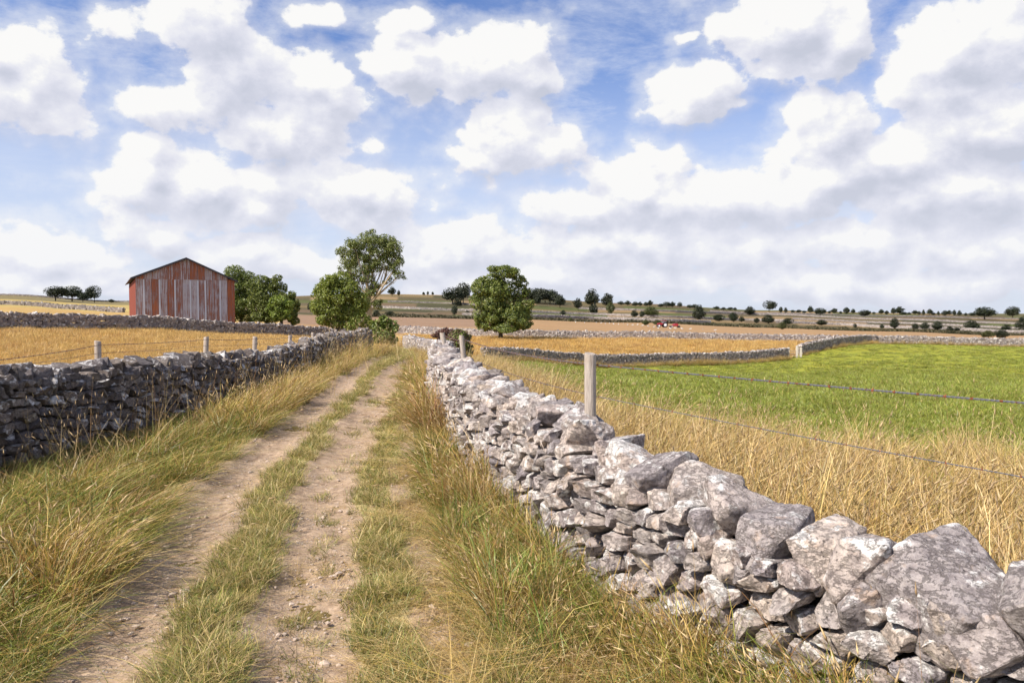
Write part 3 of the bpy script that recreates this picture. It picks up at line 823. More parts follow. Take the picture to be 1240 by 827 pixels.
# ------------------------------------------------------------------ walls further off: small stones past counting
def rubble_wall(name, label, pts, height, mat, seed, ss=.32, thick=.6, coping=True, n_obj=0, group=None):
    """pts in metres; each stone a small irregular block"""
    rg = np.random.default_rng(seed); path = cat(pts, 10); al = arclen(path); L = al[-1]
    mx_, my_, _ = path_at(path, al, L/2); root = empty(name, (mx_, my_, hz_(mx_, my_)), label, 'stone wall', group); b0 = np.array(root.location)
    dmin = float(np.hypot(path[:, 0], path[:, 1]).min())
    th = ss * .62; rows = int(height / th); V = []; Q = []; RR = []
    box = np.array([(x, y, z) for z in (-1, 1) for y in (-1, 1) for x in (-1, 1)], float)
    bf = np.array([(0,2,3,1),(4,5,7,6),(0,1,5,4),(1,3,7,5),(3,2,6,7),(2,0,4,6)])
    jobs = []
    for side_ in (1, -1):
        for r_ in range(rows + 1):
            s = rg.random() * ss
            while s < L:
                w = ss * (.6 + .8 * rg.random()); jobs.append((s, (r_ + .5) * th + rg.normal(0, .03), side_ * (thick/2 - .08), w, .2, th * (.85 + .35*rg.random()))); s += w * .95
    if coping:
        s = 0.0
        while s < L:
            w = ss * (.6 + .9*rg.random()); jobs.append((s, height + rg.normal(0, .05), 0, w, thick * .55, th * (1.2 + .9*rg.random()))); s += w * .9
    jobs = np.array(jobs); n = len(jobs)
    x = np.interp(jobs[:, 0], al, path[:, 0]); y = np.interp(jobs[:, 0], al, path[:, 1])
    x1 = np.interp(jobs[:, 0] + .3, al, path[:, 0]); y1 = np.interp(jobs[:, 0] + .3, al, path[:, 1])
    x0 = np.interp(jobs[:, 0] - .3, al, path[:, 0]); y0 = np.interp(jobs[:, 0] - .3, al, path[:, 1])
    tx, ty = x1 - x0, y1 - y0; l = np.maximum(np.hypot(tx, ty), 1e-6); tx /= l; ty /= l
    B = box[None] * np.stack([jobs[:, 3]*.56, jobs[:, 4]*.5 + .04, jobs[:, 5]*.56], 1)[:, None, :]
    B = B * (1 + rg.uniform(-.32, .12, B.shape)); ro = rg.normal(0, .28, n); co, si = np.cos(ro)[:, None], np.sin(ro)[:, None]
    Bx = B[..., 0]*co - B[..., 2]*si; Bz = B[..., 0]*si + B[..., 2]*co; B[..., 0] = Bx; B[..., 2] = Bz
    ya = rg.normal(0, .22, n); co, si = np.cos(ya)[:, None], np.sin(ya)[:, None]
    Bx = B[..., 0]*co - B[..., 1]*si; By = B[..., 0]*si + B[..., 1]*co
    By = By + jobs[:, 2][:, None]
    wx = x[:, None] + Bx*tx[:, None] - By*ty[:, None]; wy = y[:, None] + Bx*ty[:, None] + By*tx[:, None]
    wz = hfield(x, y)[:, None] + jobs[:, 1][:, None] + B[..., 2]
    Vw = np.stack([wx, wy, wz], -1) - b0
    rv = rg.random(n)
    pick = np.zeros(n, bool)
    if n_obj:
        order = np.argsort(np.hypot(x, y) - (jobs[:, 2] == 0) * 5 + (jobs[:, 2] * np.sign(np.mean(ty)) < 0) * 0); pick[order[:n_obj]] = True
    rest = ~pick
    Vr = Vw[rest].reshape(-1, 3); Qr = (np.arange(rest.sum())[:, None, None] * 8 + bf[None]).reshape(-1, 4)
    me = mesh_np('stone', Vr, [Qr], mat, False, {'rnd': np.repeat(rv[rest], 8)})
    o = link('stone', me, root); o['kind'] = 'stuff'
    return root
cr = [P2(px, float(interp(CROSS_D, px))) for px in (-330, -200, -100, 0, 75, 150, 250, 330, 400, 435)]
rubble_wall('field_wall', 'grey limestone wall running across the left golden field in front of the barn', cr, 1.25, M['stone_mid'], 31, .30)
nw = [P2(px, float(interp(NEAR_D, px))) for px in (585, 640, 700, 760, 820, 870, 920, 953)]
rubble_wall('field_wall', 'brown grey stone wall between the green pasture and the golden field', nw, 1.2, M['stone_mid'], 32, .30)
nw2 = [P2(px, float(interp(NEAR_D, px))) for px in (969, 1000, 1025, 1050, 1060)]
rubble_wall('field_wall', 'short stone wall climbing from the small field gate to the far wall corner', nw2, 1.25, M['stone_mid'], 33, .30)
rubble_wall('field_wall', 'long pale stone wall behind the golden field, below the brown stubble', [P2(480,132), P2(540,127), P2(600,123), P2(700,122), P2(860,122), P2(1000,122), P2(1150,122), P2(1300,121), P2(1420,120)], 1.05, M['stone_pale'], 34, .34)
rubble_wall('field_wall', 'low pale stone wall beside the metal gate at the lane end', [P2(492,66), P2(503,60), P2(516,52), P2(527,45)], 1.0, M['stone_pale'], 35, .30)
FARW = [
 ([(-20,368.5),(60,372.5),(150,378.5)], .65, 'stone_dark', 'dark stone wall slanting across the left hillside', 1.0),
 ([(-20,357.5),(70,361.5),(150,366),(165,367)], .5, 'stone_dark', 'thin wall along the top of the left hill', .7),
 ([(440,372),(500,374.5),(570,377),(640,379.5)], 1.6, 'stone_pale', 'pale wall on the hillside behind the tall ash tree', .9),
 ([(470,366),(540,368),(580,370)], 1.4, 'stone_mid', 'thin upper wall on the hillside below the skyline wood', .8),
 ([(560,382),(640,384),(720,386.5),(800,389),(860,391.5)], 1.6, 'stone_pale', 'pale wall behind the tractor above the brown field', .8),
 ([(620,377.5),(720,381.5),(800,384.5),(900,388),(960,390)], 1.5, 'stone_pale', 'pale wall in the middle of the far pastures', .8),
 ([(940,391),(1020,394),(1100,398),(1180,401),(1300,406)], 1.7, 'stone_pale', 'pale wall just above the hedge at the right edge', .8),
 ([(700,374),(800,377.5),(900,381),(1000,384.5),(1120,388.5),(1300,393.5)], 1.5, 'stone_pale', 'long pale wall crossing the far pastures under the skyline trees', .9),
 ([(860,377.5),(960,380.5),(1080,383.5),(1300,387)], 1.4, 'stone_mid', 'thin topmost wall under the right skyline', .9),
 ([(960,387),(1050,391),(1150,394.5),(1300,399)], 1.5, 'stone_pale', 'pale wall behind the round hawthorns on the right', .8),
]
for k, (pp, h, mt, lab, ss) in enumerate(FARW):
    w = [hit(a, b, 130)[:2] for a, b in pp]
    rubble_wall('field_wall', lab, w, h * .62 if k > 1 else h, M[mt], 50 + k, ss * .8, .7)
# ------------------------------------------------------------------ grass
def blades(n, spread, h, hv, width, lean, curl, pal, seed, heads=0.0, segs=3, wind=(.25, .05), flat=0.0):
    """pal: list of (weight, base colour, tip colour)"""
    rg = np.random.default_rng(seed); w_ = np.array([p[0] for p in pal], float); w_ /= w_.sum()
    pk = rg.choice(len(pal), n, p=w_); cb = np.array([p[1] for p in pal])[pk]; ct = np.array([p[2] for p in pal])[pk]
    var = rg.uniform(.55, 1.3, (n, 1)); cb = cb * var * .62; ct = ct * var  # dark thatchy bases, with deep shade between blades put into the colour
    r_ = spread * np.sqrt(rg.random(n)); a = rg.random(n) * 2 * math.pi; bx = r_ * np.cos(a); by = r_ * np.sin(a)
    hh = h * (1 + hv * rg.uniform(-1, 1, n)); th = rg.random(n) * 2 * math.pi
    ln = lean * rg.random(n) ** .7
    dx = np.cos(th) * ln + wind[0] * (.5 + rg.random(n)) * (lean + .1) * 1.4; dy = np.sin(th) * ln + wind[1]
    cu = curl * (.3 + rg.random(n))
    V = []; Cc = []; fa = rg.random(n) * math.pi; wx = np.cos(fa) * width / 2; wy = np.sin(fa) * width / 2
    ts = np.linspace(0, 1, segs + 1)
    for t in ts:
        hor = t + cu * t * t; up = t * (1 - flat) - .42 * cu * t * t * t
        cx = bx + dx * hh * hor; cy = by + dy * hh * hor; cz = hh * np.maximum(up, .02 * t) / np.sqrt(1 + (dx**2 + dy**2) * .8)
        wt = (1 - t ** 1.6) if t < 1 else 0
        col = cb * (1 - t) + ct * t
        if t < 1:
            V.append(np.stack([cx - wx*wt, cy - wy*wt, cz], 1)); V.append(np.stack([cx + wx*wt, cy + wy*wt, cz], 1)); Cc += [col, col]
        else: V.append(np.stack([cx, cy, cz], 1)); Cc.append(col)
    V = np.stack(V, 1); Cc = np.stack(Cc, 1); nv = V.shape[1]; base = np.arange(n)[:, None] * nv
    Q = [np.concatenate([base + 2*k, base + 2*k+1, base + 2*k+3, base + 2*k+2], 1) for k in range(segs - 1)]
    T = np.concatenate([base + 2*(segs-1), base + 2*(segs-1)+1, base + 2*segs], 1)
    V2 = V.reshape(-1, 3); C2 = Cc.reshape(-1, 3); Q = np.concatenate(Q) if Q else np.zeros((0, 4), int)
    if heads > 0:                               # seed heads: spindles near the top of the stem
        k = int(n * heads); sel = rg.choice(n, k, replace=False); tip = V[sel, -1]; prev = (V[sel, -2] + V[sel, -3]) / 2
        d = tip - prev; d /= np.maximum(np.linalg.norm(d, axis=1)[:, None], 1e-6); L = (.035 + .045 * rg.random((k, 1))); ww = L * .085
        s1 = np.stack([-d[:, 1], d[:, 0], np.zeros(k)], 1); s1 /= np.maximum(np.linalg.norm(s1, axis=1)[:, None], 1e-6); s2 = np.cross(d, s1)
        tt = tip - d * L * .2; b0 = len(V2)
        pts = np.stack([tt - d*L*.3, tt + s1*ww + d*L*.2, tt + s2*ww + d*L*.1, tt - s1*ww + d*L*.2, tt - s2*ww + d*L*.1, tt + d*L], 1)
        hc = np.array([(.58, .42, .22)]) * rg.uniform(.6, 1.25, (k, 1)); V2 = np.concatenate([V2, pts.reshape(-1, 3)]); C2 = np.concatenate([C2, np.repeat(hc, 6, 0)])
        bb = b0 + np.arange(k)[:, None] * 6; tri = [(0,1,2),(0,2,3),(0,3,4),(0,4,1),(5,2,1),(5,3,2),(5,4,3),(5,1,4)]
        T = np.concatenate([T] + [bb + np.array(x)[None] for x in tri])
    return V2, Q, T, C2
G_ = (.085,.135,.018); G2 = (.19,.25,.032); YG = (.40,.36,.06); ST = (.66,.43,.13); PS = (.84,.62,.29); BR = (.36,.19,.07); GD = (.68,.42,.12)
SETS = {
 'verge': dict(n=46, spread=.13, h=.42, hv=.5, width=.0078, lean=.8, curl=1.25, heads=.05,
   pal=[(5.5,G_,(.24,.27,.04)),(3.4,G2,(.36,.36,.07)),(2.6,(.30,.27,.05),ST),(1.2,(.38,.27,.09),PS),(1.6,(.30,.15,.05),(.52,.30,.11))]),
 'verge_dry': dict(n=42, spread=.13, h=.50, hv=.45, width=.0075, lean=.6, curl=.8, heads=.16,
   pal=[(2.2,G2,YG),(2,(.32,.28,.05),ST),(3.2,(.40,.27,.09),PS),(3,(.28,.15,.05),GD)]),
 'hay': dict(n=30, spread=.17, h=.80, hv=.38, width=.0085, lean=.55, curl=.55, heads=.30, segs=4,
   pal=[(4,(.48,.31,.11),PS),(3,(.52,.33,.10),ST),(1,YG,(.62,.52,.22)),(2,(.30,.17,.07),(.52,.33,.13))]),
 'stem': dict(n=5, spread=.12, h=1.02, hv=.25, width=.0055, lean=.30, curl=.4, heads=.9, segs=4,
   pal=[(3,(.55,.40,.16),PS),(2,(.40,.24,.10),(.50,.30,.13))]),
 'turf': dict(n=60, spread=.11, h=.085, hv=.5, width=.0045, lean=1.0, curl=.7, heads=0, segs=2,
   pal=[(3,G_,(.27,.30,.06)),(3,G2,(.38,.38,.10)),(2.4,YG,ST),(2.6,(.42,.34,.13),PS)]),
 'turf_long': dict(n=40, spread=.10, h=.17, hv=.5, width=.005, lean=1.0, curl=1.0, heads=0,
   pal=[(2.4,G_,(.33,.35,.08)),(2,G2,YG),(2.6,YG,PS),(3.4,(.45,.37,.14),PS)]),
 'straw': dict(n=40, spread=.18, h=.30, hv=.5, width=.005, lean=1.6, curl=.9, heads=0, flat=.72,
   pal=[(5,(.66,.47,.19),PS),(2,(.50,.33,.12),ST),(1,YG,ST)]),
 'stubble': dict(n=70, spread=.30, h=.20, hv=.5, width=.012, lean=.5, curl=.3, heads=0, segs=2,
   pal=[(4,(.62,.41,.14),(.80,.54,.20)),(3,(.54,.34,.10),(.72,.46,.16)),(1,(.36,.22,.08),ST)]),
 'pasture': dict(n=80, spread=.32, h=.10, hv=.5, width=.012, lean=.8, curl=.5, heads=0, segs=2,
   pal=[(4,(.23,.28,.04),(.28,.345,.05)),(3,(.29,.32,.045),(.37,.40,.065)),(1.2,(.42,.34,.10),(.50,.41,.12))]),
 'rust': dict(n=44, spread=.13, h=.44, hv=.5, width=.006, lean=.7, curl=1.0, heads=.10,
   pal=[(4,(.30,.14,.06),(.52,.27,.12)),(3,(.36,.20,.08),(.62,.38,.17)),(1,G_,YG)]),
 'reed': dict(n=14, spread=.10, h=.62, hv=.4, width=.010, lean=.45, curl=1.2, heads=0, segs=4,
   pal=[(4,G_,(.24,.32,.06)),(3,G2,(.36,.42,.10)),(1,YG,PS)]),
}
SRC = {}
for nm, kw in SETS.items():
    col_ = bpy.data.collections.new('source_' + nm); SRC[nm] = col_
    for k in range(7):
        V, Q, T, CC = blades(seed=100 + k * 7 + len(nm), **kw)
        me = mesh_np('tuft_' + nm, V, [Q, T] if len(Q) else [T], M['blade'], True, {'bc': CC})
        col_.objects.link(bpy.data.objects.new('tuft_%s_%d' % (nm, k), me))
def scatter(name, label, cat, src, X, Y, Z, scl, seed, mscale=None, tilt=.12, yaw=None):
    """one object of clumps: points carrying turn, size and pick, geometry nodes put a clump on each"""
    rg = np.random.default_rng(seed); n = len(X)
    rot = np.stack([rg.normal(0, tilt, n), rg.normal(0, tilt, n), rg.random(n) * 6.283 if yaw is None else rg.normal(yaw, .7, n)], 1)
    me = bpy.data.meshes.new(name); me.vertices.add(n); me.vertices.foreach_set('co', np.stack([X, Y, Z], 1).astype(np.float32).ravel())
    a = me.attributes.new('rot', 'FLOAT_VECTOR', 'POINT'); a.data.foreach_set('vector', rot.astype(np.float32).ravel())
    s3 = np.repeat(np.asarray(scl, np.float32)[:, None], 3, 1)
    if mscale is not None: s3 = s3 * np.asarray(mscale, np.float32)[:, None] if np.ndim(mscale) == 1 else s3 * mscale
    a = me.attributes.new('scl', 'FLOAT_VECTOR', 'POINT'); a.data.foreach_set('vector', s3.astype(np.float32).ravel())
    a = me.attributes.new('idx', 'INT', 'POINT'); a.data.foreach_set('value', rg.integers(0, 7, n).astype(np.int32))
    o = link(name, me); tag(o, label, cat, kind='stuff')
    ng = bpy.data.node_groups.new('place_' + name, 'GeometryNodeTree')
    ng.interface.new_socket(name='Geometry', in_out='INPUT', socket_type='NodeSocketGeometry'); ng.interface.new_socket(name='Geometry', in_out='OUTPUT', socket_type='NodeSocketGeometry')
    N = NT(ng); i_ = N.node('NodeGroupInput'); o_ = N.node('NodeGroupOutput')
    ci = N.node('GeometryNodeCollectionInfo'); ci.inputs['Collection'].default_value = SRC[src]; ci.inputs['Separate Children'].default_value = True; ci.inputs['Reset Children'].default_value = True
    ip = N.node('GeometryNodeInstanceOnPoints'); N.l.new(i_.outputs[0], ip.inputs['Points']); N.l.new(ci.outputs[0], ip.inputs['Instance']); ip.inputs['Pick Instance'].default_value = True
    def na(nm, ty):
        q = N.node('GeometryNodeInputNamedAttribute', data_type=ty); q.inputs['Name'].default_value = nm; return q.outputs[0]
    N.l.new(na('idx', 'INT'), ip.inputs['Instance Index'])
    e = N.node('FunctionNodeEulerToRotation'); N.l.new(na('rot', 'FLOAT_VECTOR'), e.inputs[0]); N.l.new(e.outputs[0], ip.inputs['Rotation'])
    N.l.new(na('scl', 'FLOAT_VECTOR'), ip.inputs['Scale']); N.l.new(ip.outputs[0], o_.inputs[0])
    md = o.modifiers.new('clumps', 'NODES'); md.node_group = ng
    return o
def vnoise(X, Y, s, seed=0):
    """cheap smooth noise 0..1"""
    r = np.zeros_like(X); 
    for k, (f, a) in enumerate(((1, .5), (2.1, .3), (4.3, .2))):
        r += a * np.sin(X * s * f * 1.13 + seed + 1.7 * np.sin(Y * s * f * .83 + k + seed)) * np.cos(Y * s * f + seed * 1.3 + 1.3 * np.sin(X * s * f * .71 + 2 * k))
    return r * .5 + .5
def sample_lane(y0, y1, u0f, u1f, dens, seed):
    """points at density dens(Y) between x = u0f(Y) and u1f(Y)"""
    rg = np.random.default_rng(seed); xs = []; ys = []
    for y in np.arange(y0, y1, .25):
        a, b = u0f(y + .12), u1f(y + .12)
        if b <= a: continue
        n = rg.poisson(dens(y) * .25 * (b - a)); xs.append(rg.uniform(a, b, n)); ys.append(rg.uniform(y, y + .25, n))
    return np.concatenate(xs), np.concatenate(ys), rg
def dn(a, p=1.2, r=4.0, mn=6): return lambda y: max(mn, a * (r / max(r, y)) ** p)
def szf(Y): return np.clip((Y / 9.0) ** .35, .9, 1.7)
def vis(X, Y, pad=1.2): return (Y > 1.0) & (np.abs(X) < .72 * Y + pad + 1.2)

# left verge, from the wheel rut to the wall
xa = lambda y: float(xof(LW, y)) + .05
xb = lambda y: float(xof(TRK, y)) - float(np.interp(y, [4, 8, 15], [.80, .90, .82]))
X, Y, rg = sample_lane(1.5, 40, xa, xb, dn(58, 1.1, 5, 9), 1); k = vis(X, Y); X, Y = X[k], Y[k]
dry = vnoise(X, Y, .9, 3) + np.clip((X - xof(TRK, Y) + 1.6) * .12, -.3, .1) + np.clip((Y - 9) / 22, 0, .35); edge = np.clip((xof(TRK, Y) - .8 - X) / .5, .25, 1)
s = szf(Y) * rg.uniform(.7, 1.25, len(X)) * (.55 + .5 * edge) * (.45 + 1.0 * vgrid(X, Y, 1.7)) * np.clip((X - xof(LW, Y)) / 1.7, np.interp(Y, [10, 20, 29], [.3, .5, 1.0]), 1)
m = dry < .74
scatter('verge_grass', 'long green and straw coloured grass on the bank left of the track', 'grass', 'verge', X[m], Y[m], lane_z(X[m], Y[m]) - .01, s[m], 5, yaw=0.0)
scatter('dry_verge_grass', 'bleached dry grass mixed into the bank left of the track', 'grass', 'verge_dry', X[~m], Y[~m], lane_z(X[~m], Y[~m]) - .01, s[~m], 6, yaw=0.0)
X, Y, rg = sample_lane(4, 36, lambda y: float(xof(LW, y)) + .1, lambda y: float(xof(LW, y)) + 2.3, dn(3.2, .5, 9, 1.2), 21); k = vis(X, Y); X, Y = X[k], Y[k]
scatter('tall_stems', 'tall bent seed stems standing against the left wall', 'grass', 'stem', X, Y, hfield(X, Y) - .01, szf(Y) * rg.uniform(.6, 1.0, len(X)), 7)
# thick tussock row hard by the rut and the far left bank
# strips in the lane
X, Y, rg = sample_lane(1.5, 60, lambda y: float(xof(TRK, y)) - 1.0, lambda y: float(xof(TRK, y)) + 1.7, dn(300, 1.35, 4, 22), 2); k = vis(X, Y); X, Y = X[k], Y[k]
U = X - xof(TRK, Y); ga = grass_amt(U, Y) * (.50 + .75 * vnoise(X, Y, 2.9, 1)); keep = ga > rg.random(len(X)) * .75 + .22; X, Y, U, ga = X[keep], Y[keep], U[keep], ga[keep]
long_ = (np.abs(U) < .3) & (vnoise(X, Y, 1.1, 5) > .32 - .25 * (Y < 7)) | (np.abs(U - 1.05) < .2) & (vnoise(X, Y, 1.3, 9) > .62)
scatter('track_turf', 'short green turf in strips between the wheel ruts', 'grass', 'turf', X, Y, lane_z(X, Y) - .004, szf(Y) * rg.uniform(.7, 1.3, len(X)), 8)
X2, Y2 = X[long_], Y[long_]; kk = rg.random(len(X2)) < .55; X2, Y2 = X2[kk], Y2[kk]
scatter('track_tussocks', 'longer straw tipped grass on the middle of the track', 'grass', 'turf_long', X2, Y2, lane_z(X2, Y2) - .005, szf(Y2) * rg.uniform(.6, 1.15, len(X2)), 9)
# flattened straw between track and right verge
X, Y, rg = sample_lane(1.5, 34, lambda y: float(xof(TRK, y)) + 1.15, lambda y: min(float(xof(RW, min(y, 21))), float(xof(TRK, y)) + 2.4), dn(150, 1.2, 4, 14), 3); k = vis(X, Y); X, Y = X[k], Y[k]
kk = vnoise(X, Y, 1.4, 2) > .28; X, Y = X[kk], Y[kk]
scatter('flattened_straw', 'pale flattened straw lying along the right side of the track', 'straw', 'straw', X, Y, lane_z(X, Y) + .002, szf(Y) * rg.uniform(.5, 1.0, len(X)), 10)
X, Y, rg = sample_lane(1.5, 20, lambda y: float(xof(TRK, y)) - .9, lambda y: float(xof(TRK, y)) + 1.4, dn(7, .8, 4, 2), 33); k = vis(X, Y); X, Y = X[k], Y[k]
scatter('straw_litter', 'scattered straw bits on the bare dirt of the ruts', 'straw', 'straw', X, Y, lane_z(X, Y) - .006, rg.uniform(.25, .6, len(X)), 34)
# right verge
X, Y, rg = sample_lane(1.2, 21, lambda y: float(xof(TRK, y)) + 1.55, lambda y: float(xof(RW, y)) - .04, dn(85, 1.0, 4, 13), 4); k = vis(X, Y); X, Y = X[k], Y[k]
dw = xof(RW, Y) - X; nz = vnoise(X, Y, 1.2, 7); hgt = np.clip(.50 + .80 * (1 - dw / 1.4), .50, 1.22) * (.65 + .7 * vgrid(X, Y, 2.0)) * rg.uniform(.65, 1.2, len(X))
mm = (nz + .12 * (dw < .5)) < .56
scatter('verge_grass', 'green and straw coloured grass along the foot of the right wall', 'grass', 'verge', X[mm], Y[mm], lane_z(X[mm], Y[mm]) - .01, hgt[mm] * szf(Y[mm]) * .95, 11, yaw=2.6)
scatter('dry_verge_grass', 'dry reddish straw grass along the foot of the right wall', 'grass', 'verge_dry', X[~mm], Y[~mm], lane_z(X[~mm], Y[~mm]) - .01, hgt[~mm] * szf(Y[~mm]) * .85, 12, yaw=2.6)
kk = (vgrid(X + 40, Y, .8) > .60) & (dw < 1.5)
scatter('rusty_grass', 'reddish brown dead grass in patches at the foot of the right wall', 'grass', 'rust', X[kk] + .04, Y[kk] + .03, lane_z(X[kk], Y[kk]) - .01, hgt[kk] * szf(Y[kk]), 19, yaw=2.6)
kk = (dw < 1.2) & (rg.random(len(X)) < .16) & (Y < 9)
scatter('reed_blades', 'broad green grass blades by the foot of the right wall', 'grass', 'reed', X[kk], Y[kk], lane_z(X[kk], Y[kk]) - .01, rg.uniform(.55, .95, kk.sum()), 13)
kk = (dw < .9) & (rg.random(len(X)) < .06)
scatter('tall_stems', 'thin tall straw stems in front of the right wall', 'grass', 'stem', X[kk], Y[kk], lane_z(X[kk], Y[kk]) - .01, rg.uniform(.55, .8, kk.sum()), 14)
# end of the lane
X, Y, rg = sample_lane(19, 62, lambda y: float(xof(TRK, y)) + .9, lambda y: float(np.interp(y, [19, 24, 40, 62], [-2.2, -2.6, -4.0, -7.0])), lambda y: 12, 41)
kk = rg.random(len(X)) < .999; X, Y = X[kk], Y[kk]
scatter('dry_verge_grass', 'golden long grass at the far bend of the lane', 'grass', 'verge_dry', X, Y, hfield(X, Y), szf(Y) * rg.uniform(.5, .9, len(X)), 42)
# hay strip behind the right wall
hay_w = lambda y: float(np.interp(y, [0, 5, 8, 12, 18, 25, 40], [13, 11.5, 8.3, 5.9, 4.0, 2.9, 2.2]))
xw = lambda y: float(np.interp(y, RW[:, 1], RW[:, 0])) if y < 21 else -2.2 - (y - 21) * .02
X, Y, rg = sample_lane(1.5, 45, lambda y: xw(y) + .72, lambda y: xw(y) + hay_w(y) + .6 * math.sin(y * 1.3), dn(27, .9, 5, 6), 5); k = vis(X, Y, .6); X, Y = X[k], Y[k]
w = X - np.array([xw(v) for v in Y]); wf = np.array([hay_w(v) for v in Y]); fr = w / wf
s = rg.uniform(.75, 1.15, len(X)) * (1.02 - .42 * fr ** 2) * np.where(Y < 12, 1, 1.05)
scatter('hay_grass', 'tall golden seeding grass between the right wall and the green field', 'grass', 'hay', X, Y, hfield(X, Y) - .02, s * (.62 + .68 * vgrid(X, Y, 1.3)), 15, yaw=0.1)
kk = rg.random(len(X)) < .38
scatter('verge_grass', 'greener undergrowth at the foot of the golden grass by the fence', 'grass', 'verge', X[kk] + .1, Y[kk] + .05, hfield(X[kk], Y[kk]) - .02, rg.uniform(.7, 1.1, kk.sum()), 16)
kk = rg.random(len(X)) < .11
scatter('tall_stems', 'tall pale seed stalks rising above the fence wires', 'grass', 'stem', X[kk], Y[kk], hfield(X[kk], Y[kk]) - .02, rg.uniform(.8, 1.12, kk.sum()), 17)

def field_pts(n, px0, px1, d0f, d1f, seed, power=1.0):
    rg = np.random.default_rng(seed); px = rg.uniform(px0, px1, n); t = rg.random(n); a = d0f(px); b = d1f(px)
    # even on the ground, thinned with distance
    d = np.exp(np.log(a) + (np.log(b) - np.log(a)) * t); return (px - 620) / F * d, d, rg
X, Y, rg = field_pts(14000, -120, 440, lambda p: np.maximum(7.3 / np.maximum((620 - p) / F, .01), 11), lambda p: interp(CROSS_D, p) * .99, 61)
kk = X < xof(LW, np.clip(Y, 3, 35)) - .75; X, Y = X[kk], Y[kk]
scatter('stubble_grass', 'short golden grass covering the left field', 'grass', 'stubble', X, Y, hfield(X, Y) - .01, np.clip(Y / 30, .7, 2.0) * rg.uniform(.6, 1.1, len(X)), 62)
X, Y, rg = field_pts(6500, 490, 1060, lambda p: np.where(p < 590, 66, interp(NEAR_D, p) + 1.2), lambda p: np.full_like(p, 120.5), 63)
scatter('stubble_grass', 'golden grass of the field between the two far walls', 'grass', 'stubble', X, Y, hfield(X, Y) - .01, rg.uniform(1.3, 2.6, len(X)), 64)
X, Y, rg = field_pts(26000, 590, 1330, lambda p: np.full_like(p, 6.0), lambda p: np.minimum(interp(NEAR_D, np.minimum(p, 1100)), 119), 65)
wv = np.array([xw(v) + hay_w(v) - .8 for v in Y]); kk = X > wv; X, Y = X[kk], Y[kk]
scatter('pasture_grass', 'short bright green grass of the right pasture', 'grass', 'pasture', X, Y, hfield(X, Y) - .01, np.clip(Y / 16, .8, 2.2) * rg.uniform(.6, 1.1, len(X)) * (.6 + .7 * vgrid(X, Y, .35)), 66)
# rough fringe at the feet of far walls
def fringe(pts, n, label, seed, side_=-1.0, s0=.8):
    path = cat(pts, 8); al = arclen(path); rg = np.random.default_rng(seed); s = rg.uniform(0, al[-1], n)
    x = np.interp(s, al, path[:, 0]); y = np.interp(s, al, path[:, 1]) - rg.uniform(.5, 1.6, n); sc_ = rg.uniform(.6, 1.5, n) * s0 * (.5 + vnoise(x, y, .35, seed))
    scatter('rough_grass', label, 'grass', 'verge_dry', x, y, hfield(x, y) - .02, sc_, seed)
fringe(nw, 900, 'rough dry grass along the wall of the green pasture', 71, s0=1.1); fringe(nw2, 200, 'rough dry grass below the short climbing wall', 72, s0=1.0)
fringe(cr[:-1], 900, 'rough dry grass along the wall in front of the barn', 73, s0=.8)
fringe([P2(p, 121) for p in (1055, 1120, 1200, 1300)], 420, 'rough dry grass along the pale wall behind the pasture', 74, s0=1.0)

# pebbles on the track
rg = np.random.default_rng(91); J = Joined()
ico = bmesh.new(); bmesh.ops.create_icosphere(ico, subdivisions=1, radius=1.0); ico.verts.index_update()
iv = np.array([v.co[:] for v in ico.verts]); iff = [tuple(v.index for v in f.verts) for f in ico.faces]; ico.free()
for k in range(6500):
    y = 2.6 + 18 * rg.random() ** 1.8; u = rg.uniform(-.95, 1.5); x = float(xof(TRK, y)) + u
    if float(grass_amt(np.array([u]), np.array([y]))[0]) > .6: continue
    r_ = .005 + .016 * rg.random() ** 3 + (.03 * rg.random() if rg.random() < .02 else 0)
    V = iv * (1 + rg.uniform(-.25, .25, iv.shape)) * np.array([r_, r_ * rg.uniform(.6, 1), r_ * .6]); a = rg.random() * 6.28
    c_, s_ = math.cos(a), math.sin(a); V = V @ np.array([[c_, s_, 0], [-s_, c_, 0], [0, 0, 1]])
    J.add(V + np.array([x, y, float(lane_z(np.array([x]), np.array([y]))[0]) + r_ * .2]), iff, float(rg.random()))
M['pebble'] = simple('pebble', (.46, .37, .30), .9, .1, var=.4, scale=8)
tag(J.build('pebbles', M['pebble'], None, 'stuff'), 'small pale pebbles scattered in the wheel ruts', 'pebbles')

# ------------------------------------------------------------------ fences
def post_mesh(h, r, seed, tilt=(0, 0)):
    rg = np.random.default_rng(seed); mb = MB(); n = 14; rows = [(-.25, 1.02), (0, 1.02), (h*.3, 1.0), (h*.6, .98), (h*.85, .97), (h-.012, .955), (h, .90)]
    ph = rg.random(5) * 6.28; vs = []
    for (z, k) in rows:
        for q in range(n):
            a = 2*math.pi*q/n; rr = r*k*(1 + .05*math.sin(2*a+ph[0]) + .035*math.sin(5*a+ph[1]) + .02*math.sin(9*a+ph[2]+z*4))
            vs.append((rr*math.cos(a) + tilt[0]*z, rr*math.sin(a) + tilt[1]*z, z + (.010*math.sin(a+ph[3]) if z > h-.02 else 0)))
    fs = [(i*n+q, i*n+(q+1) % n, (i+1)*n+(q+1) % n, (i+1)*n+q) for i in range(len(rows)-1) for q in range(n)]; fs.append(tuple((len(rows)-1)*n+q for q in range(n)))
    mb.add(vs, fs); return mb
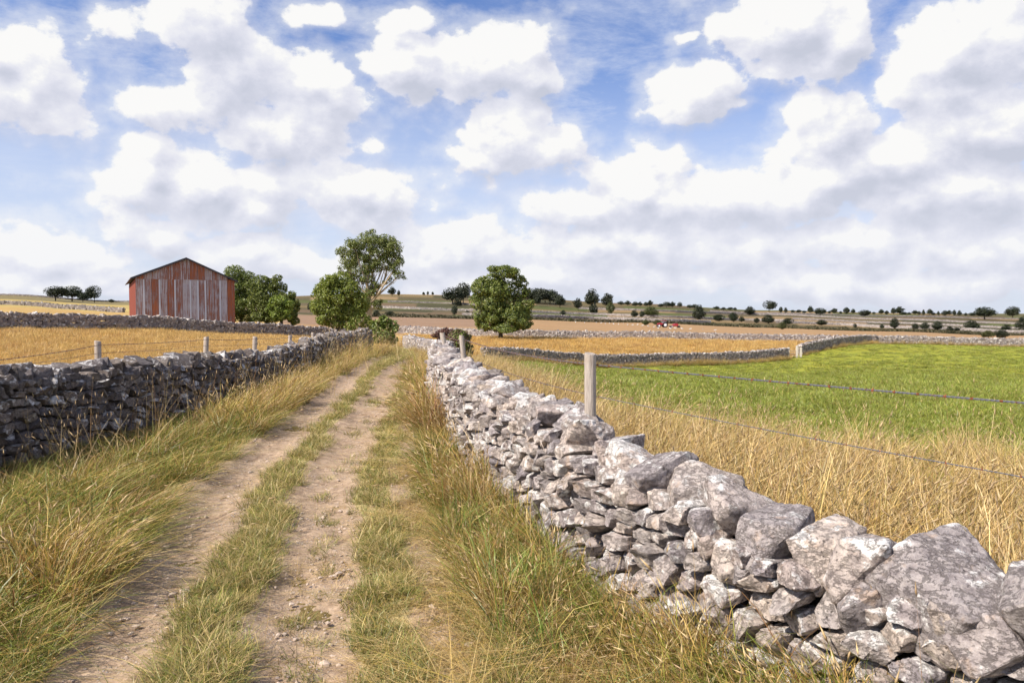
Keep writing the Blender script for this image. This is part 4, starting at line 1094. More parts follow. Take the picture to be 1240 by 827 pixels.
def barbed_wire(root, A, B, sag, strand, pitch, barb_every, seed, off):
    """two strands twisted round each other"""
    rg = np.random.default_rng(seed); A, B = Vector(A), Vector(B); L = (B - A).length; t = (B - A).normalized(); s1 = t.cross(Vector((0,0,1))).normalized(); s2 = s1.cross(t)
    n = max(8, int(L / (pitch / 6))); mb = MB()
    def cen(q): return A + (B - A) * q + Vector((0, 0, -4*sag*q*(1-q))) - off
    for ph in (0, math.pi):
        pts = []
        for k in range(n + 1):
            q = k / n; a = ph + q * L / pitch * 2 * math.pi; pts.append(cen(q) + (s1*math.cos(a) + s2*math.sin(a)) * strand * .95)
        mb.tube(pts, strand, 4)
    o = mb.build('wire', M['wire'], root, True, sharp=80); bb = MB(); s = rg.random() * barb_every
    while s < L:
        q = s / L; c0 = cen(q)
        for k in range(2):
            a = rg.random() * math.pi; d = (s1*math.cos(a) + s2*math.sin(a)) + t * rg.normal(0, .25); d.normalize()
            c = c0 + t * (k * .006 - .003); bb.tube([c - d*.022, c, c + d*.022], [.0005, strand*.75, .0005], 4)
        bb.tube([c0 - t*strand*2.2, c0 + t*strand*2.2], strand*1.9, 6)
        s += barb_every * rg.uniform(.93, 1.07)
    ob = bb.build('barbs', M['barb'], o); ob['kind'] = 'stuff'
def fence(name, label, posts, wires, seed, r=.05, strand=.0026):
    x0, y0 = posts[0][:2]; root = empty(name, (x0, y0, hz_(x0, y0)), label, 'fence'); off = Vector(root.location)
    tops = []
    for k, (x, y, zt, tx, ty) in enumerate(posts):
        z0 = hz_(x, y); h = zt - z0; o = post_mesh(h, r, seed + k, (tx, ty)).build('post', M['post'], root, True, sharp=50); o.location = Vector((x, y, z0)) - off
        tops.append((x, y, z0, zt, tx, ty))
    for (dz_, sag, st, pitch, bev) in wires:
        for k in range(len(tops) - 1):
            a, b = tops[k], tops[k+1]; dza = dz_[k]; dzb = dz_[k+1]
            A = (a[0] + a[4]*(a[3]-a[2]-dza) - r*.0, a[1] + a[5]*(a[3]-a[2]-dza) , a[3] - dza); B = (b[0] + b[4]*(b[3]-b[2]-dzb), b[1] + b[5]*(b[3]-b[2]-dzb), b[3] - dzb)
            d = (Vector(B) - Vector(A)); nn = Vector((-d.y, d.x, 0)).normalized() * (r + .003) * -1
            barbed_wire(root, Vector(A) + nn*0.98, Vector(B) + nn*0.98, sag[k], st, pitch, bev, seed + 7*k, off)
    return root
RP = [(4.4, 1.7, 1.50, 0, 0), (.68, 6.6, 1.545, -.005, 0), (-.77, 13.8, 1.48, -.09, 0), (-1.46, 18.6, 1.40, -.15, 0), (-1.98, 23.0, 1.28, -.1, 0)]
fence('wire_fence', 'barbed wire fence on weathered round posts behind the right wall', RP,
      [([.06, .10, .08, .07, .1], [.02, .05, .04, .04], .0034, .05, .14), ([.53, .37, .38, .36, .36], [.035, .05, .04, .04], .0020, .05, .20)], 300)
LP = [(-7.05, 8.6, 1.32, 0, 0), (-7.02, 13.0, 1.41, 0, 0), (-7.03, 17.5, 1.34, .05, 0), (-7.0, 20.7, 1.24, .06, 0), (-6.98, 24.0, 1.18, .04, 0), (-7.0, 27.0, 1.18, .0, 0), (-7.0, 30.5, 1.2, .0, 0)]
fence('wire_fence', 'low wire fence on round posts just behind the dark left wall', LP,
      [([.06]*7, [.05, .02, .02, .02, .02, .02], .0030, .07, .16), ([.20]*7, [.02]*6, .0020, .07, .3)], 320, r=.057)

# ------------------------------------------------------------------ gates
M['galv'] = simple('galvanised_gate', (.55, .56, .58), .5, .4, .3); M['cream'] = simple('pale_gatepost', (.60, .55, .48), .9, .1)
def bar_gate(x, y, w, h, ang, label):
    root = empty('field_gate', (x, y, hz_(x, y)), label, 'gate', rz=ang)
    fr = MB()
    for X_ in (0, w):
        fr = MB(); fr.tube([(X_, 0, .1), (X_, 0, h)], .03, 6); fr.build('gate_upright', M['galv'], root)
    for k in range(5):
        b_ = MB(); z = .15 + (h - .2) * k / 4; b_.tube([(0, 0, z), (w, 0, z)], .022, 6); b_.build('bar', M['galv'], root)
    b_ = MB(); b_.tube([(w*.5, .03, .15), (w*.5, .03, h - .05)], .02, 6); b_.build('brace', M['galv'], root)
    for X_ in (-.15, w + .15):
        p = MB(); p.tube([(X_, 0, -.2), (X_, 0, h + .15)], .09, 8); p.build('gatepost', M['cream'], root)
gx, gy = P2(475, 66); bar_gate(gx, gy, 1.5, 1.0, R(35), 'small galvanised field gate where the lane ends')
gx, gy = P2(956.5, 97.4); root = empty('field_gate', (gx, gy, hz_(gx, gy)), 'narrow pale gate gap with two white stone posts in the pasture wall', 'gate')
for X_, h_ in ((-.15, 1.35), (.95, 1.55), (1.42, 1.35)):
    p = MB(); p.box((X_-.12, -.12, -.2), (X_+.12, .12, h_)); p.build('gatepost', M['cream'], root)
for z in (.25, .55, .85): b_ = MB(); b_.box((0.0, -.03, z), (.83, .03, z + .08)); b_.build('rail', M['post'], root)

# ------------------------------------------------------------------ barn
def sheet_mat(name, mode):
    m, t, b = new_mat(name, 0.55, 0.35); geo = t.node('ShaderNodeNewGeometry'); tcn = t.node('ShaderNodeTexCoord'); ob = tcn.outputs['Object']; rnd = t.attr('rnd')
    off = t.vmath('ADD', ob, t.comb(t.math('MULTIPLY', rnd, 31.0), 0, t.math('MULTIPLY', rnd, 17.0)))
    streak = t.noise(t.vmath('MULTIPLY', off, (13.0, 13.0, .30)), 1.0, 6, .72)
    patch = t.noise(t.vmath('MULTIPLY', off, (2.2, 2.2, 1.0)), 1.0, 5, .65)
    f = t.math('ADD', t.math('MULTIPLY', t.math('SUBTRACT', streak, .5), 1.25), t.math('ADD', .30, t.math('MULTIPLY', patch, .5))); f = t.math('ADD', f, t.math('MULTIPLY', rnd, .22))
    if mode == 'gable':
        zinc = t.mix(streak, (.34, .31, .35), (.56, .54, .60)); rust = t.mix(patch, (.17, .085, .07), (.34, .18, .15))
        c = t.mix(t.sstep(f, .57, .72), zinc, rust)
        c = t.mix(t.sstep(f, .72, .84), c, t.mix(patch, (.22, .05, .03), (.42, .15, .06)))
    else:
        c = t.mix(streak, (.16, .038, .028), (.28, .085, .06)); c = t.mix(t.sstep(f, .78, .95), c, (.45, .28, .16))
    t.put(b.inputs['Base Color'], c); b.inputs['Metallic'].default_value = .1; t.put(b.inputs['Normal'], t.bump(patch, .2, .02)); return m
M['gable'] = sheet_mat('rusting_galvanised_sheet', 'gable'); M['redsheet'] = sheet_mat('red_painted_sheet', 'red'); M['roofsheet'] = simple('dark_roof_sheet', (.10, .10, .12), .6, .3); M['fasc'] = simple('dark_fascia', (.045, .045, .055), .7, .2)
M['strip'] = simple('pale_zinc_strip', (.52, .54, .62), .5, .35)
def sheet(w, z0, zt0, zt1, amp=.02, pitch=.125, rnd=.5):
    """corrugated sheet in the local XZ plane: bottom z0, top edge from zt0 to zt1"""
    n = max(4, int(round(w / pitch * 4))); V = []; Fc = []
    for k in range(n + 1):
        x = w * k / n; y = -amp * math.cos(2 * math.pi * x / pitch); zt = zt0 + (zt1 - zt0) * k / n; V += [(x, y, z0), (x, y, zt)]
    for k in range(n): Fc.append((2*k, 2*k+2, 2*k+3, 2*k+1))
    mb = MB(); mb.add(V, Fc, rnd); return mb
def barn():
    lc = np.array(P2(165, 72)); fd = np.array([.883, .468]); fd /= np.linalg.norm(fd); sd = np.array([-fd[1], fd[0]])
    Wd, Ln = 8.8, 21.0; ang = math.atan2(fd[1], fd[0]); zg = min(hz_(*lc), hz_(*(lc + fd * Wd))) - .15
    root = empty('barn', (lc[0], lc[1], zg), 'tall rusty corrugated iron barn with a red left side, in the field behind the wall', 'barn', rz=ang)
    eL, eR, ap = EYE + 43.0*72/F - zg, EYE + 38.5*76/F - zg, EYE + 65*74/F - zg
    xa_ = Wd * .50; roofz = lambda x: eL + (ap - eL) * x / xa_ if x < xa_ else ap + (eR - ap) * (x - xa_) / (Wd - xa_)
    seam = eL - .15; rg = np.random.default_rng(5); N_ = 13; sw = Wd / N_
    for k in range(N_):
        x = k * sw; rv = float(rg.choice([.05, .35, .6, .95, .5, .15]) + rg.normal(0, .06)); red = k >= N_ - 1 
        mt = M['gable']; rv = 1.25 if red else rv
        q = sheet(sw + .02, 0, seam, seam, rnd=rv).build('wall_sheet', mt, root, True, sharp=60); q.location = (x, 0, 0)
        if not red and k % 2 == 1 or k in (8,):
            q = MB(); q.box((x - .06, -.045, .05), (x + .08, -.028, seam - .1)); q.build('zinc_strip', M['strip'], root)
    for k in range(N_):
        x = k * sw; rv = float(rg.choice([.1, .5, .8, 1.0, .4]) + rg.normal(0, .06)); a, b2 = roofz(x) - .03, roofz(x + sw) - .03
        if x < xa_ < x + sw:
            for (p, q2) in ((x, xa_), (xa_, x + sw)): o = sheet(q2 - p, seam - .06, roofz(p) - .03, roofz(q2) - .03, rnd=rv).build('wall_sheet', M['gable'], root, True, sharp=60); o.location = (p, -.04, 0)
        elif min(a, b2) > seam: o = sheet(sw + .02, seam - .06, a, b2, rnd=rv).build('wall_sheet', M['gable'], root, True, sharp=60); o.location = (x, -.04, 0)
    # long sides
    NS = 28; ls = Ln / NS
    for X_, e in ((0, eL), (Wd, eR)):
        for k in range(NS):
            o = sheet(ls + .02, 0, e - .22, e - .22, rnd=float(rg.random() * .6)).build('wall_sheet', M['redsheet'], root, True, sharp=60); o.rotation_euler = (0, 0, R(90)); o.location = (X_, k * ls, 0)
    o = MB(); o.add([(0, Ln, 0), (Wd, Ln, 0), (Wd, Ln, eR), (xa_, Ln, ap), (0, Ln, eL)], [(0, 4, 3, 2, 1)]); o.build('rear_wall', M['redsheet'], root)
    # roof with eaves past the walls
    for (x0, z0, x1, z1) in ((xa_, ap, -.42, eL - (ap - eL) / xa_ * .42), (xa_, ap, Wd + .30, eR - (ap - eR) / (Wd - xa_) * .30)):
        rf = MB(); n = 40
        vs = []; 
        for k in range(n + 1):
            y = -.35 + (Ln + .7) * k / n; dz_ = .02 * (k % 2); vs += [(x0, y, z0 + .06 + dz_), (x1, y, z1 + .06 + dz_), (x0, y, z0), (x1, y, z1)]
        fs = []
        for k in range(n):
            a = 4*k; fs += [(a, a+4, a+5, a+1), (a+2, a+3, a+7, a+6), (a+1, a+5, a+7, a+3)]
        fs += [(0, 1, 3, 2), (4*n, 4*n+2, 4*n+3, 4*n+1)]; rf.add(vs, fs); rf.build('roof_slope', M['roofsheet'], root)
        L_ = math.hypot(x1-x0, z1-z0); fa = MB(); fa.add([(x0, -.37, z0+.05), (x1, -.37, z1+.05), (x1, -.37, z1-.12), (x0, -.37, z0-.12), (x0, -.33, z0+.05), (x1, -.33, z1+.05), (x1, -.33, z1-.12), (x0, -.33, z0-.12)],
            [(0,1,2,3),(7,6,5,4),(0,4,5,1),(3,2,6,7),(1,5,6,2)]); fa.build('bargeboard', M['fasc'], root)
barn()
# ------------------------------------------------------------------ trees
def leaf_cloud(cl, n, leaf, rg, cols, holes=.45, shell=.55, mode='poly'):
    """cl: list of (x,y,z,rx,ry,rz) clumps; leaves as small folded diamonds, thick in some lumps and absent from others"""
    cl = np.array(cl, float); vol = cl[:, 3]*cl[:, 4]*cl[:, 5]; vol = vol ** .8; pr = vol / vol.sum(); ci = rg.choice(len(cl), int(n * 2.2), p=pr)
    v = rg.normal(0, 1, (len(ci), 3)); v /= np.linalg.norm(v, axis=1)[:, None]; r_ = rg.random(len(ci)) ** (1 / 3.0); r_ = np.where(rg.random(len(ci)) < shell, .72 + .34 * rg.random(len(ci)), r_)
    c = cl[ci]; P_ = c[:, :3] + v * r_[:, None] * c[:, 3:]
    sc_ = cl[:, 3:].mean(); o3 = rg.random(3) * 50
    def lat(Pn):
        i = np.floor(Pn).astype(int); f = Pn - i; f = f*f*(3-2*f); out = 0
        for a in (0, 1):
            for b_ in (0, 1):
                for c_ in (0, 1):
                    h = _lat[(i[:, 0]+a + 31*(i[:, 2]+c_)) % 257, (i[:, 1]+b_ + 57*(i[:, 2]+c_)) % 257]
                    out = out + h * np.where(a, f[:, 0], 1-f[:, 0]) * np.where(b_, f[:, 1], 1-f[:, 1]) * np.where(c_, f[:, 2], 1-f[:, 2])
        return out
    nz = 4.0 * (lat(P_ / (sc_ * .62) + o3) - .5) + 2.6 * (lat(P_ / (sc_ * .27) + o3 * 2) - .5)
    th = np.quantile(nz, holes * .6); keep = nz + rg.normal(0, .35, len(nz)) > th; P_ = P_[keep][:n]; v = v[keep][:n]; nz = nz[keep][:n]; n = len(P_)
    # leaf frame: mostly outward and upward
    nr = v * .8 + np.array([0, 0, .5]) + rg.normal(0, .65, (n, 3)); nr /= np.linalg.norm(nr, axis=1)[:, None]; a = np.cross(nr, rg.normal(0, 1, (n, 3))); a /= np.maximum(np.linalg.norm(a, axis=1)[:, None], 1e-6); b = np.cross(nr, a)
    L = leaf * rg.uniform(.6, 1.4, (n, 1)); w = L * .55
    V = np.stack([P_ - a*L, P_ + b*w + nr*L*.12, P_ + a*L - nr*L*.2, P_ - b*w + nr*L*.12], 1).reshape(-1, 3)
    idx = np.arange(n)[:, None] * 4; Q = np.concatenate([idx, idx+1, idx+2, idx+3], 1)
    k = np.array(cols)[rg.integers(0, len(cols), n)] * rg.uniform(.75, 1.25, (n, 1)); return V, Q, np.repeat(k, 4, 0)
def limb(mb, A, B, r0, r1, rg, bend=.12, n=6):
    A, B = np.array(A, float), np.array(B, float); L = np.linalg.norm(B - A); o = rg.normal(0, bend * L, 3); o[2] = abs(o[2]) * -.3; pts = []; rr = []
    for k in range(n + 1):
        t = k / n; pts.append(A + (B - A) * t + o * 4 * t * (1 - t) * .5 + rg.normal(0, .012 * L, 3) * (0 < k < n)); rr.append(r0 + (r1 - r0) * t ** .8)
    mb.tube(pts, rr, 7, cap=True); return pts
def big_tree(name, label, cat_, x, y, scale, trunk_h, r0, clumps, nleaf, leaf, cols, bark, seed, holes=.45, shell=.55, lean=(0, 0), twigs=4, group=None, sub=4, subr=.42, only_sub=False):
    """clumps in local metres"""
    rg = np.random.default_rng(seed); root = empty(name, (x, y, hz_(x, y) - .05), label, cat_, group)
    mb = MB(); fork = np.array([lean[0] * trunk_h, lean[1] * trunk_h, trunk_h]); mb.tube([(0, 0, -.2), (0, 0, .15), tuple(fork * .35 + np.array([.03, 0, 0])), tuple(fork * .7), tuple(fork)], [r0*1.6, r0*1.2, r0, r0*.88, r0*.8], 10)
    for c in clumps:
        c = np.array(c[:3] if False else c, float); tgt = c[:3] - np.array([0, 0, c[5] * .25]); d = np.linalg.norm(tgt - fork)
        st = fork * rg.uniform(.72, 1.0) if tgt[2] > trunk_h * .8 else fork * rg.uniform(.45, .8)
        pts = limb(mb, st, tgt, r0 * rg.uniform(.30, .48), r0 * .09, rg)
        for k in range(twigs):
            q = pts[int(rg.integers(2, len(pts)))]; v = rg.normal(0, 1, 3); v[2] = abs(v[2]) * .7; v /= np.linalg.norm(v); limb(mb, q, c[:3] + v * c[3:] * .85, r0 * .10, r0 * .02, rg, n=4)
    mb.build('trunk', M[bark], root, True, sharp=70)
    subs = []
    for c in clumps:
        for q in range(sub):
            v = rg.normal(0, 1, 3); v /= np.linalg.norm(v); k = .60 + .62 * rg.random(); f = subr * (.7 + .6 * rg.random())
            subs.append((c[0] + v[0]*c[3]*k, c[1] + v[1]*c[4]*k, c[2] + v[2]*c[5]*k, c[3]*f, c[4]*f, c[5]*f))
    clumps = ([tuple(c) for c in clumps] if not only_sub else []) + subs
    V, Q, CC = leaf_cloud(clumps, nleaf, leaf, rg, cols, holes, shell); me = mesh_np('crown', V, [Q], M['leaf'], False, {'bc': CC}); link('crown', me, root)
    return root
LG = [(.12,.165,.03),(.17,.215,.04),(.08,.115,.022),(.24,.28,.06)]
LY = [(.20,.27,.04),(.25,.32,.055),(.13,.19,.03),(.30,.36,.07)]
LD = [(.045,.065,.022),(.055,.08,.025),(.035,.05,.018),(.07,.09,.03)]
LA = [(.15,.18,.045),(.20,.23,.055),(.11,.14,.03),(.25,.26,.08)]
def pxtree(px, ybase, d=None):
    """metres per photo pixel at that depth"""
    return P2(px, d), d / F
def clumps_px(lst, px0, ybase, mpp, dep=1.0, jitter=0):
    out = []
    for (x, y, rx, ry) in lst: out.append(((x - px0) * mpp, jitter * (len(out) % 3 - 1) * rx * mpp, (ybase - y) * mpp, rx * mpp, max(rx, ry) * mpp * dep, ry * mpp))
    return out
# tall open ash
d = 72.0; mpp = d / F; x, y = P2(448, d); yb = HOR + (EYE - hz_(x, y)) / mpp
big_tree('ash_tree', 'tall airy ash tree with a bare pale trunk, beside the lane end', 'tree', x, y, 1, (yb - 356) * mpp, .27,
  clumps_px([(430,299,13,11),(447,290,16,9),(465,292,16,9),(478,300,12,10),(424,314,14,11),(440,308,14,10),(460,306,15,10),(480,316,11,10),(468,320,12,8),(450,322,12,8),(432,328,14,9),(418,326,8,8),(483,332,8,6),(445,336,10,7),(425,340,12,8),(455,345,7,6),(472,340,6,4),(448,352,10,6),(440,368,8,6),(455,368,7,6)], 448, yb, mpp, .9, .25),
  34000, .07, LA, 'bark_pale', 401, .88, .15, (-.02, 0), 7, None, 5, .5)
# leafy tree left of it
d = 66.0; mpp = d / F; x, y = P2(409, d); yb = HOR + (EYE - hz_(x, y)) / mpp
big_tree('bushy_tree', 'dense green tree touching the left of the tall ash', 'tree', x, y, 1, (yb - 385) * mpp, .2,
  clumps_px([(400,342,12,10),(414,338,12,10),(390,352,11,11),(405,355,16,13),(424,352,13,14),(436,366,12,14),(388,370,12,11),(404,374,17,12),(422,378,17,12),(436,386,12,9),(394,386,12,8),(410,390,14,8),(428,395,10,6),(446,392,8,7)], 409, yb, mpp, 1.0, .3),
  30000, .08, LY, 'bark_dark', 402, .5, .6)
# trees right of the barn
for (px0, d, lst, cols, nl, lab, sd) in (
 (292, 98, [(287,330,13,9),(300,336,11,8),(278,340,10,10),(292,345,14,11),(302,352,12,12),(285,358,14,12),(296,370,15,12),(284,378,13,10),(300,384,12,8)], LG, 10000, 'tall dark tree right behind the barn corner', 403),
 (322, 94, [(318,342,12,9),(332,346,12,9),(308,350,10,10),(322,356,15,12),(338,356,10,11),(312,368,13,12),(328,370,14,12),(318,382,14,8),(334,382,10,7)], LG, 10000, 'rounded green tree in the middle of the group right of the barn', 404),
 (341, 88, [(338,366,11,9),(346,372,9,9),(332,374,9,9),(340,380,11,8)], LY, 5000, 'small light green tree in front of the group right of the barn', 405),
 (354, 90, [(355,357,5,5),(352,366,7,8),(357,370,6,9),(353,380,8,8),(357,388,6,5)], LG, 3500, 'narrow dark tree at the right end of the group beside the barn', 406)):
    mpp = d / F; x, y = P2(px0, d); yb = HOR + (EYE - hz_(x, y)) / mpp
    big_tree('field_tree', lab, 'tree', x, y, 1, max(.8, (yb - 386) * mpp), .2, clumps_px(lst, px0, yb, mpp, 1.0, .3), int(nl * 2.2), .10, cols, 'bark_dark', sd, .6, .6)
# round sycamore
d = 114.0; mpp = d / F; x, y = P2(606, d); yb = HOR + (EYE - hz_(x, y)) / mpp
big_tree('round_tree', 'big round sycamore with a short trunk standing alone in the middle field', 'tree', x, y, 1, (yb - 396) * mpp, .34,
  clumps_px([(610,330,17,8),(596,340,13,9),(628,341,9,7),(584,348,13,12),(605,349,18,12),(630,353,9,10),(576,364,8,9),(596,364,17,13),(617,366,17,13),(636,370,8,8),(584,380,12,10),(602,381,18,11),(622,382,17,11),(637,382,9,8),(590,393,15,7),(612,396,18,6),(631,393,12,7)], 606, yb, mpp, 1.1, .3),
  52000, .125, [(.12,.155,.03),(.17,.205,.04),(.08,.11,.022),(.25,.27,.06)], 'bark_dark', 407, .62, .5, (0, 0), 4, None, 5, .45)
# shrubs
def shrub(name, label, px0, ypix, d, lst, cols, nl, leaf, sd, dep=1.0):
    mpp = d / F; x, y = P2(px0, d); yb = HOR + (EYE - hz_(x, y)) / mpp
    big_tree(name, label, 'shrub', x, y, 1, .3, .04, clumps_px(lst, px0, yb, mpp, dep, .3), nl, leaf, cols, 'bark_dark', sd, .35, .5)
shrub('shrub', 'spiky dark green elder bush at the end of the left wall', 468, 0, 41, [(466,388,8,7),(460,396,10,9),(474,395,9,9),(466,405,13,9),(474,410,8,7),(458,410,8,6)], LG, 3200, .085, 411)
shrub('shrub', 'hawthorn bush with bright green top, behind the right wall fence posts', 557, 0, 27, [(556,402,10,5),(563,406,8,6),(550,405,8,6),(556,414,13,9),(562,425,11,10),(548,420,9,10)], [(.14,.19,.04),(.19,.24,.05),(.24,.17,.10),(.16,.11,.07)], 4200, .045, 412)
shrub('shrub', 'low bush with reddish leafless twigs left of the hawthorn', 540, 0, 30, [(540,400,10,4),(533,404,8,5),(545,406,8,6),(538,412,9,8)], [(.17,.085,.07),(.22,.11,.08),(.13,.08,.06)], 2600, .04, 413)

# ------------------------------------------------------------------ distant trees and hawthorns
VAR = {}
def make_variant(kind, k):
    rg = np.random.default_rng(500 + k * 13 + len(kind)); mb = MB(); cl = []
    if kind == 'tree':     # unit: height 1, width about 1
        mb.tube([(0, 0, -.03), (0, 0, .15), (.02, 0, .35)], [.03, .022, .016], 6)
        for q in range(9):
            a = rg.random() * 6.28; rr = .30 * math.sqrt(rg.random()); cl.append((rr*math.cos(a), rr*math.sin(a), .32 + .42*rg.random(), .17+.08*rg.random(), .15+.06*rg.random(), .12+.05*rg.random()))
        cl.append((0, 0, .84, .20, .2, .13)); cl.append((0, 0, .50, .38, .34, .30))
        for c in cl[:7]: limb(mb, (0, 0, .25), c[:3], .012, .004, rg, n=4)
    elif kind == 'wide':
        mb.tube([(0, 0, -.03), (0, 0, .2), (.01, 0, .35)], [.03, .024, .018], 6)
        for q in range(11):
            a = rg.random() * 6.28; rr = .38 * math.sqrt(rg.random()); cl.append((rr*math.cos(a), rr*math.sin(a), .42 + .28*rg.random(), .17+.06*rg.random(), .16, .18+.05*rg.random()))
        cl.append((0, 0, .58, .44, .4, .36))
        for c in cl[:7]: limb(mb, (0, 0, .25), c[:3], .012, .004, rg, n=4)
    else:
        mb.tube([(0, 0, -.05), (0, 0, .2)], [.03, .02], 5)
        for q in range(8):
            a = rg.random() * 6.28; rr = .30 * math.sqrt(rg.random()); cl.append((rr*math.cos(a), rr*math.sin(a), .25 + .40*rg.random(), .18+.06*rg.random(), .17, .18+.06*rg.random()))
        cl.append((0, 0, .45, .38, .34, .38)); cl.append((0, 0, .75, .22, .2, .18))
    tm = bpy.data.meshes.new('trunk'); tm.from_pydata(mb.v, [], mb.f); tm.materials.append(M['bark_dark'])
    cols = {'dark': [(.030,.040,.018),(.040,.053,.022),(.024,.032,.016)], 'olive': [(.085,.095,.030),(.11,.12,.04),(.065,.075,.022)]}
    for cn, cc in cols.items():
        V, Q, CC = leaf_cloud(cl, 2200, .036, np.random.default_rng(900 + k), cc, .25, .5); VAR[(kind, k, cn)] = (tm, mesh_np('crown', V, [Q], M['leaf'], False, {'bc': CC}))
for kind in ('tree', 'wide', 'bush'):
    for k in range(4): make_variant(kind, k)
cnt_t = 0
def far_tree(px, yb, hp, wp, kind, label, cn='dark', group=None, dmin=130, d=None):
    global cnt_t
    if d is None: x, y, z = hit(px, yb, dmin)
    else: x, y = P2(px, d); z = hz_(x, y)
    mpp = y / F; h = hp * mpp * (.9 + .25 * ((cnt_t * .618) % 1)); w = wp * mpp * (.85 + .35 * ((cnt_t * .377) % 1))
    nm = {'tree': 'field_tree', 'wide': 'field_tree', 'bush': 'hawthorn_bush'}[kind]
    r_ = empty(nm, (x, y, z), label, 'tree' if kind != 'bush' else 'bush', group, rz=(cnt_t * 2.4) % 6.28)
    tm, cm = VAR[(kind, cnt_t % 4, cn)]; cnt_t += 1
    for nm2, me in (('trunk', tm), ('crown', cm)):
        o = link(nm2, me, r_); o.scale = (w * 1.12, w * 1.12, h * 1.12)
    return r_
gl = 'clump of trees on the left hill'
for a in [
 (68,364.5,19,30,'wide','large dark tree at the left of the clump on the left hilltop','dark',gl),(88,365,17,26,'wide','dark tree in the middle of the clump on the left hilltop','dark',gl),(101,366,12,14,'tree','smallest tree in the clump on the left hilltop','dark',gl),(115,366.5,18,19,'wide','rightmost tree of the clump on the left hilltop','dark',gl),
 (136,366.5,4,8,'bush','tiny bush on the left hill between the tree clump and the barn'),
 (475,359,12,11,'tree','small dark tree on the hill just right of the tall ash crown'),(483,358,6,6,'bush','little bush beside the small tree on the hill behind the ash'),
 (513,357.5,4,4,'bush','leftmost of three tiny bushes on the central skyline'),(518,357.5,4,4,'bush','middle one of three tiny bushes on the central skyline'),(524,357.5,4,4,'bush','rightmost of three tiny bushes on the central skyline'),
 (376,378,12,9,'tree','dark tree on the plain left of the bushy tree'),
 (456,383,7,11,'bush','dark bush behind the trunk of the tall ash'),(473,383,6,13,'bush','low dark bush between the ash trunk and the elder'),
 (548,369,22,22,'wide','broad dark tree left of the round sycamore, left of its pair'),(561,368,23,22,'wide','broad dark tree left of the round sycamore, right of its pair'),(554,371,10,12,'bush','green bush in front of the pair of dark trees by the sycamore'),
 (550,382,11,10,'bush','hawthorn below the pair of dark trees by the sycamore'),(566,382,6,7,'bush','small hawthorn close to the left edge of the sycamore'),
 (641,367,16,22,'wide','left end tree of the dark wood right of the sycamore','dark','trees of the dark wood'),(654,368,17,24,'wide','middle tree of the dark wood right of the sycamore','dark','trees of the dark wood'),(666,368,17,20,'wide','right end tree of the dark wood right of the sycamore','dark','trees of the dark wood'),
 (647,366,14,20,'wide','low tree filling the gap at the left of the dark wood','dark','trees of the dark wood'),(660,367,15,22,'wide','low tree filling the gap in the dark wood','dark','trees of the dark wood'),(673,369,13,16,'wide','low tree at the tail of the dark wood','dark','trees of the dark wood'),
 (650,371,13,15,'tree','tree standing in front of the dark wood'),(678,373,15,17,'tree','spreading tree just right of the dark wood'),(682,382,7,7,'bush','small lone bush below the dark wood'),(691,389.5,5,7,'bush','green bush on the wall below the dark wood','olive'),
 (700,376.5,15,13,'tree','upright tree left of the tall central group'),(717,374,20,20,'tree','tallest tree of the central far group'),(735,374,17,19,'tree','right tree of the central far group'),(719,381,14,13,'bush','dark round bush at the foot of the central far group'),(739,381,14,15,'bush','olive green bush right of the central far group','olive'),
 (768,384.5,9,11,'bush','dark bush left of the round bush above the tractor'),(788,384,14,19,'bush','large rounded bush above and left of the tractor','olive'),(777,384,7,9,'bush','brownish bush between two larger ones above the tractor'),(782,394,7,11,'bush','green hedge bush just left of the tractor','olive'),(796,394,6,10,'bush','low hedge bush behind the tractor','olive'),
 (846,388,18,18,'bush','dark angular hawthorn right of the tractor'),(871,389,9,16,'bush','low wide hawthorn, first right of the angular one'),(888,390,11,16,'bush','hawthorn in the middle between the angular one and the pale gate'),(898,390,7,9,'bush','small bush touching the hawthorn before it'),
 (908,381.5,9,13,'bush','round bush below the single skyline oak'),(931,378,13,17,'wide','single large oak on the skyline right of centre'),(916,391.5,7,8,'bush','little bush between two hawthorns under the skyline oak'),(930,392,10,16,'bush','dark hawthorn straight below the skyline oak'),
 (947,399,9,14,'bush','light olive bush on the hedge line','olive'),(955,393,9,14,'bush','dark hawthorn just above the light olive bush'),
 (981,380.5,9,10,'tree','skyline tree, left one of the pair right of the oak'),(993,383,10,15,'wide','skyline tree, right one of the pair right of the oak'),(995,394,6,15,'bush','low flat hawthorn in the far pasture'),(1035,397,5,6,'bush','tiny hawthorn alone in the far pasture'),
 (1046,385,10,13,'wide','round skyline tree right of a row of low ones'),(1068,398,5,6,'bush','tiny hawthorn left of the round lone tree'),(1083,398,13,15,'bush','round lone hawthorn in the right pastures'),
 (1089,381,8,11,'tree','round tree on the right skyline above the lone hawthorn'),(1109,399,7,11,'bush','leftmost of three dark hawthorns side by side on the right'),(1120,399,9,13,'bush','middle of three dark hawthorns side by side on the right'),(1135,400,10,14,'bush','rightmost of three dark hawthorns side by side on the right'),
 (1150,401,6,9,'bush','small low hawthorn, left of a touching pair on the right'),(1158,401,5,9,'bush','small low hawthorn, right of a touching pair on the right'),(1176,400.5,12,18,'bush','big dark hawthorn near the right edge'),
 (1192,387,15,26,'wide','massive dark tree on the skyline near the right edge'),(1197,409,8,15,'bush','olive hedge bush, left of the pair at the right edge','olive'),(1214,410.5,11,18,'bush','taller green hedge bush, right of the pair at the right edge'),(1219,401,9,13,'bush','dark bush behind the hedge at the right edge'),
 (1226,386,13,15,'wide','tree on the skyline at the right edge'),(1240,401,18,24,'bush','large dark bush cut by the right edge of the photo')]:
    far_tree(*a)
rg = np.random.default_rng(77)
gs = 'little trees along the far right skyline'; gs2 = 'low trees along the middle skyline'
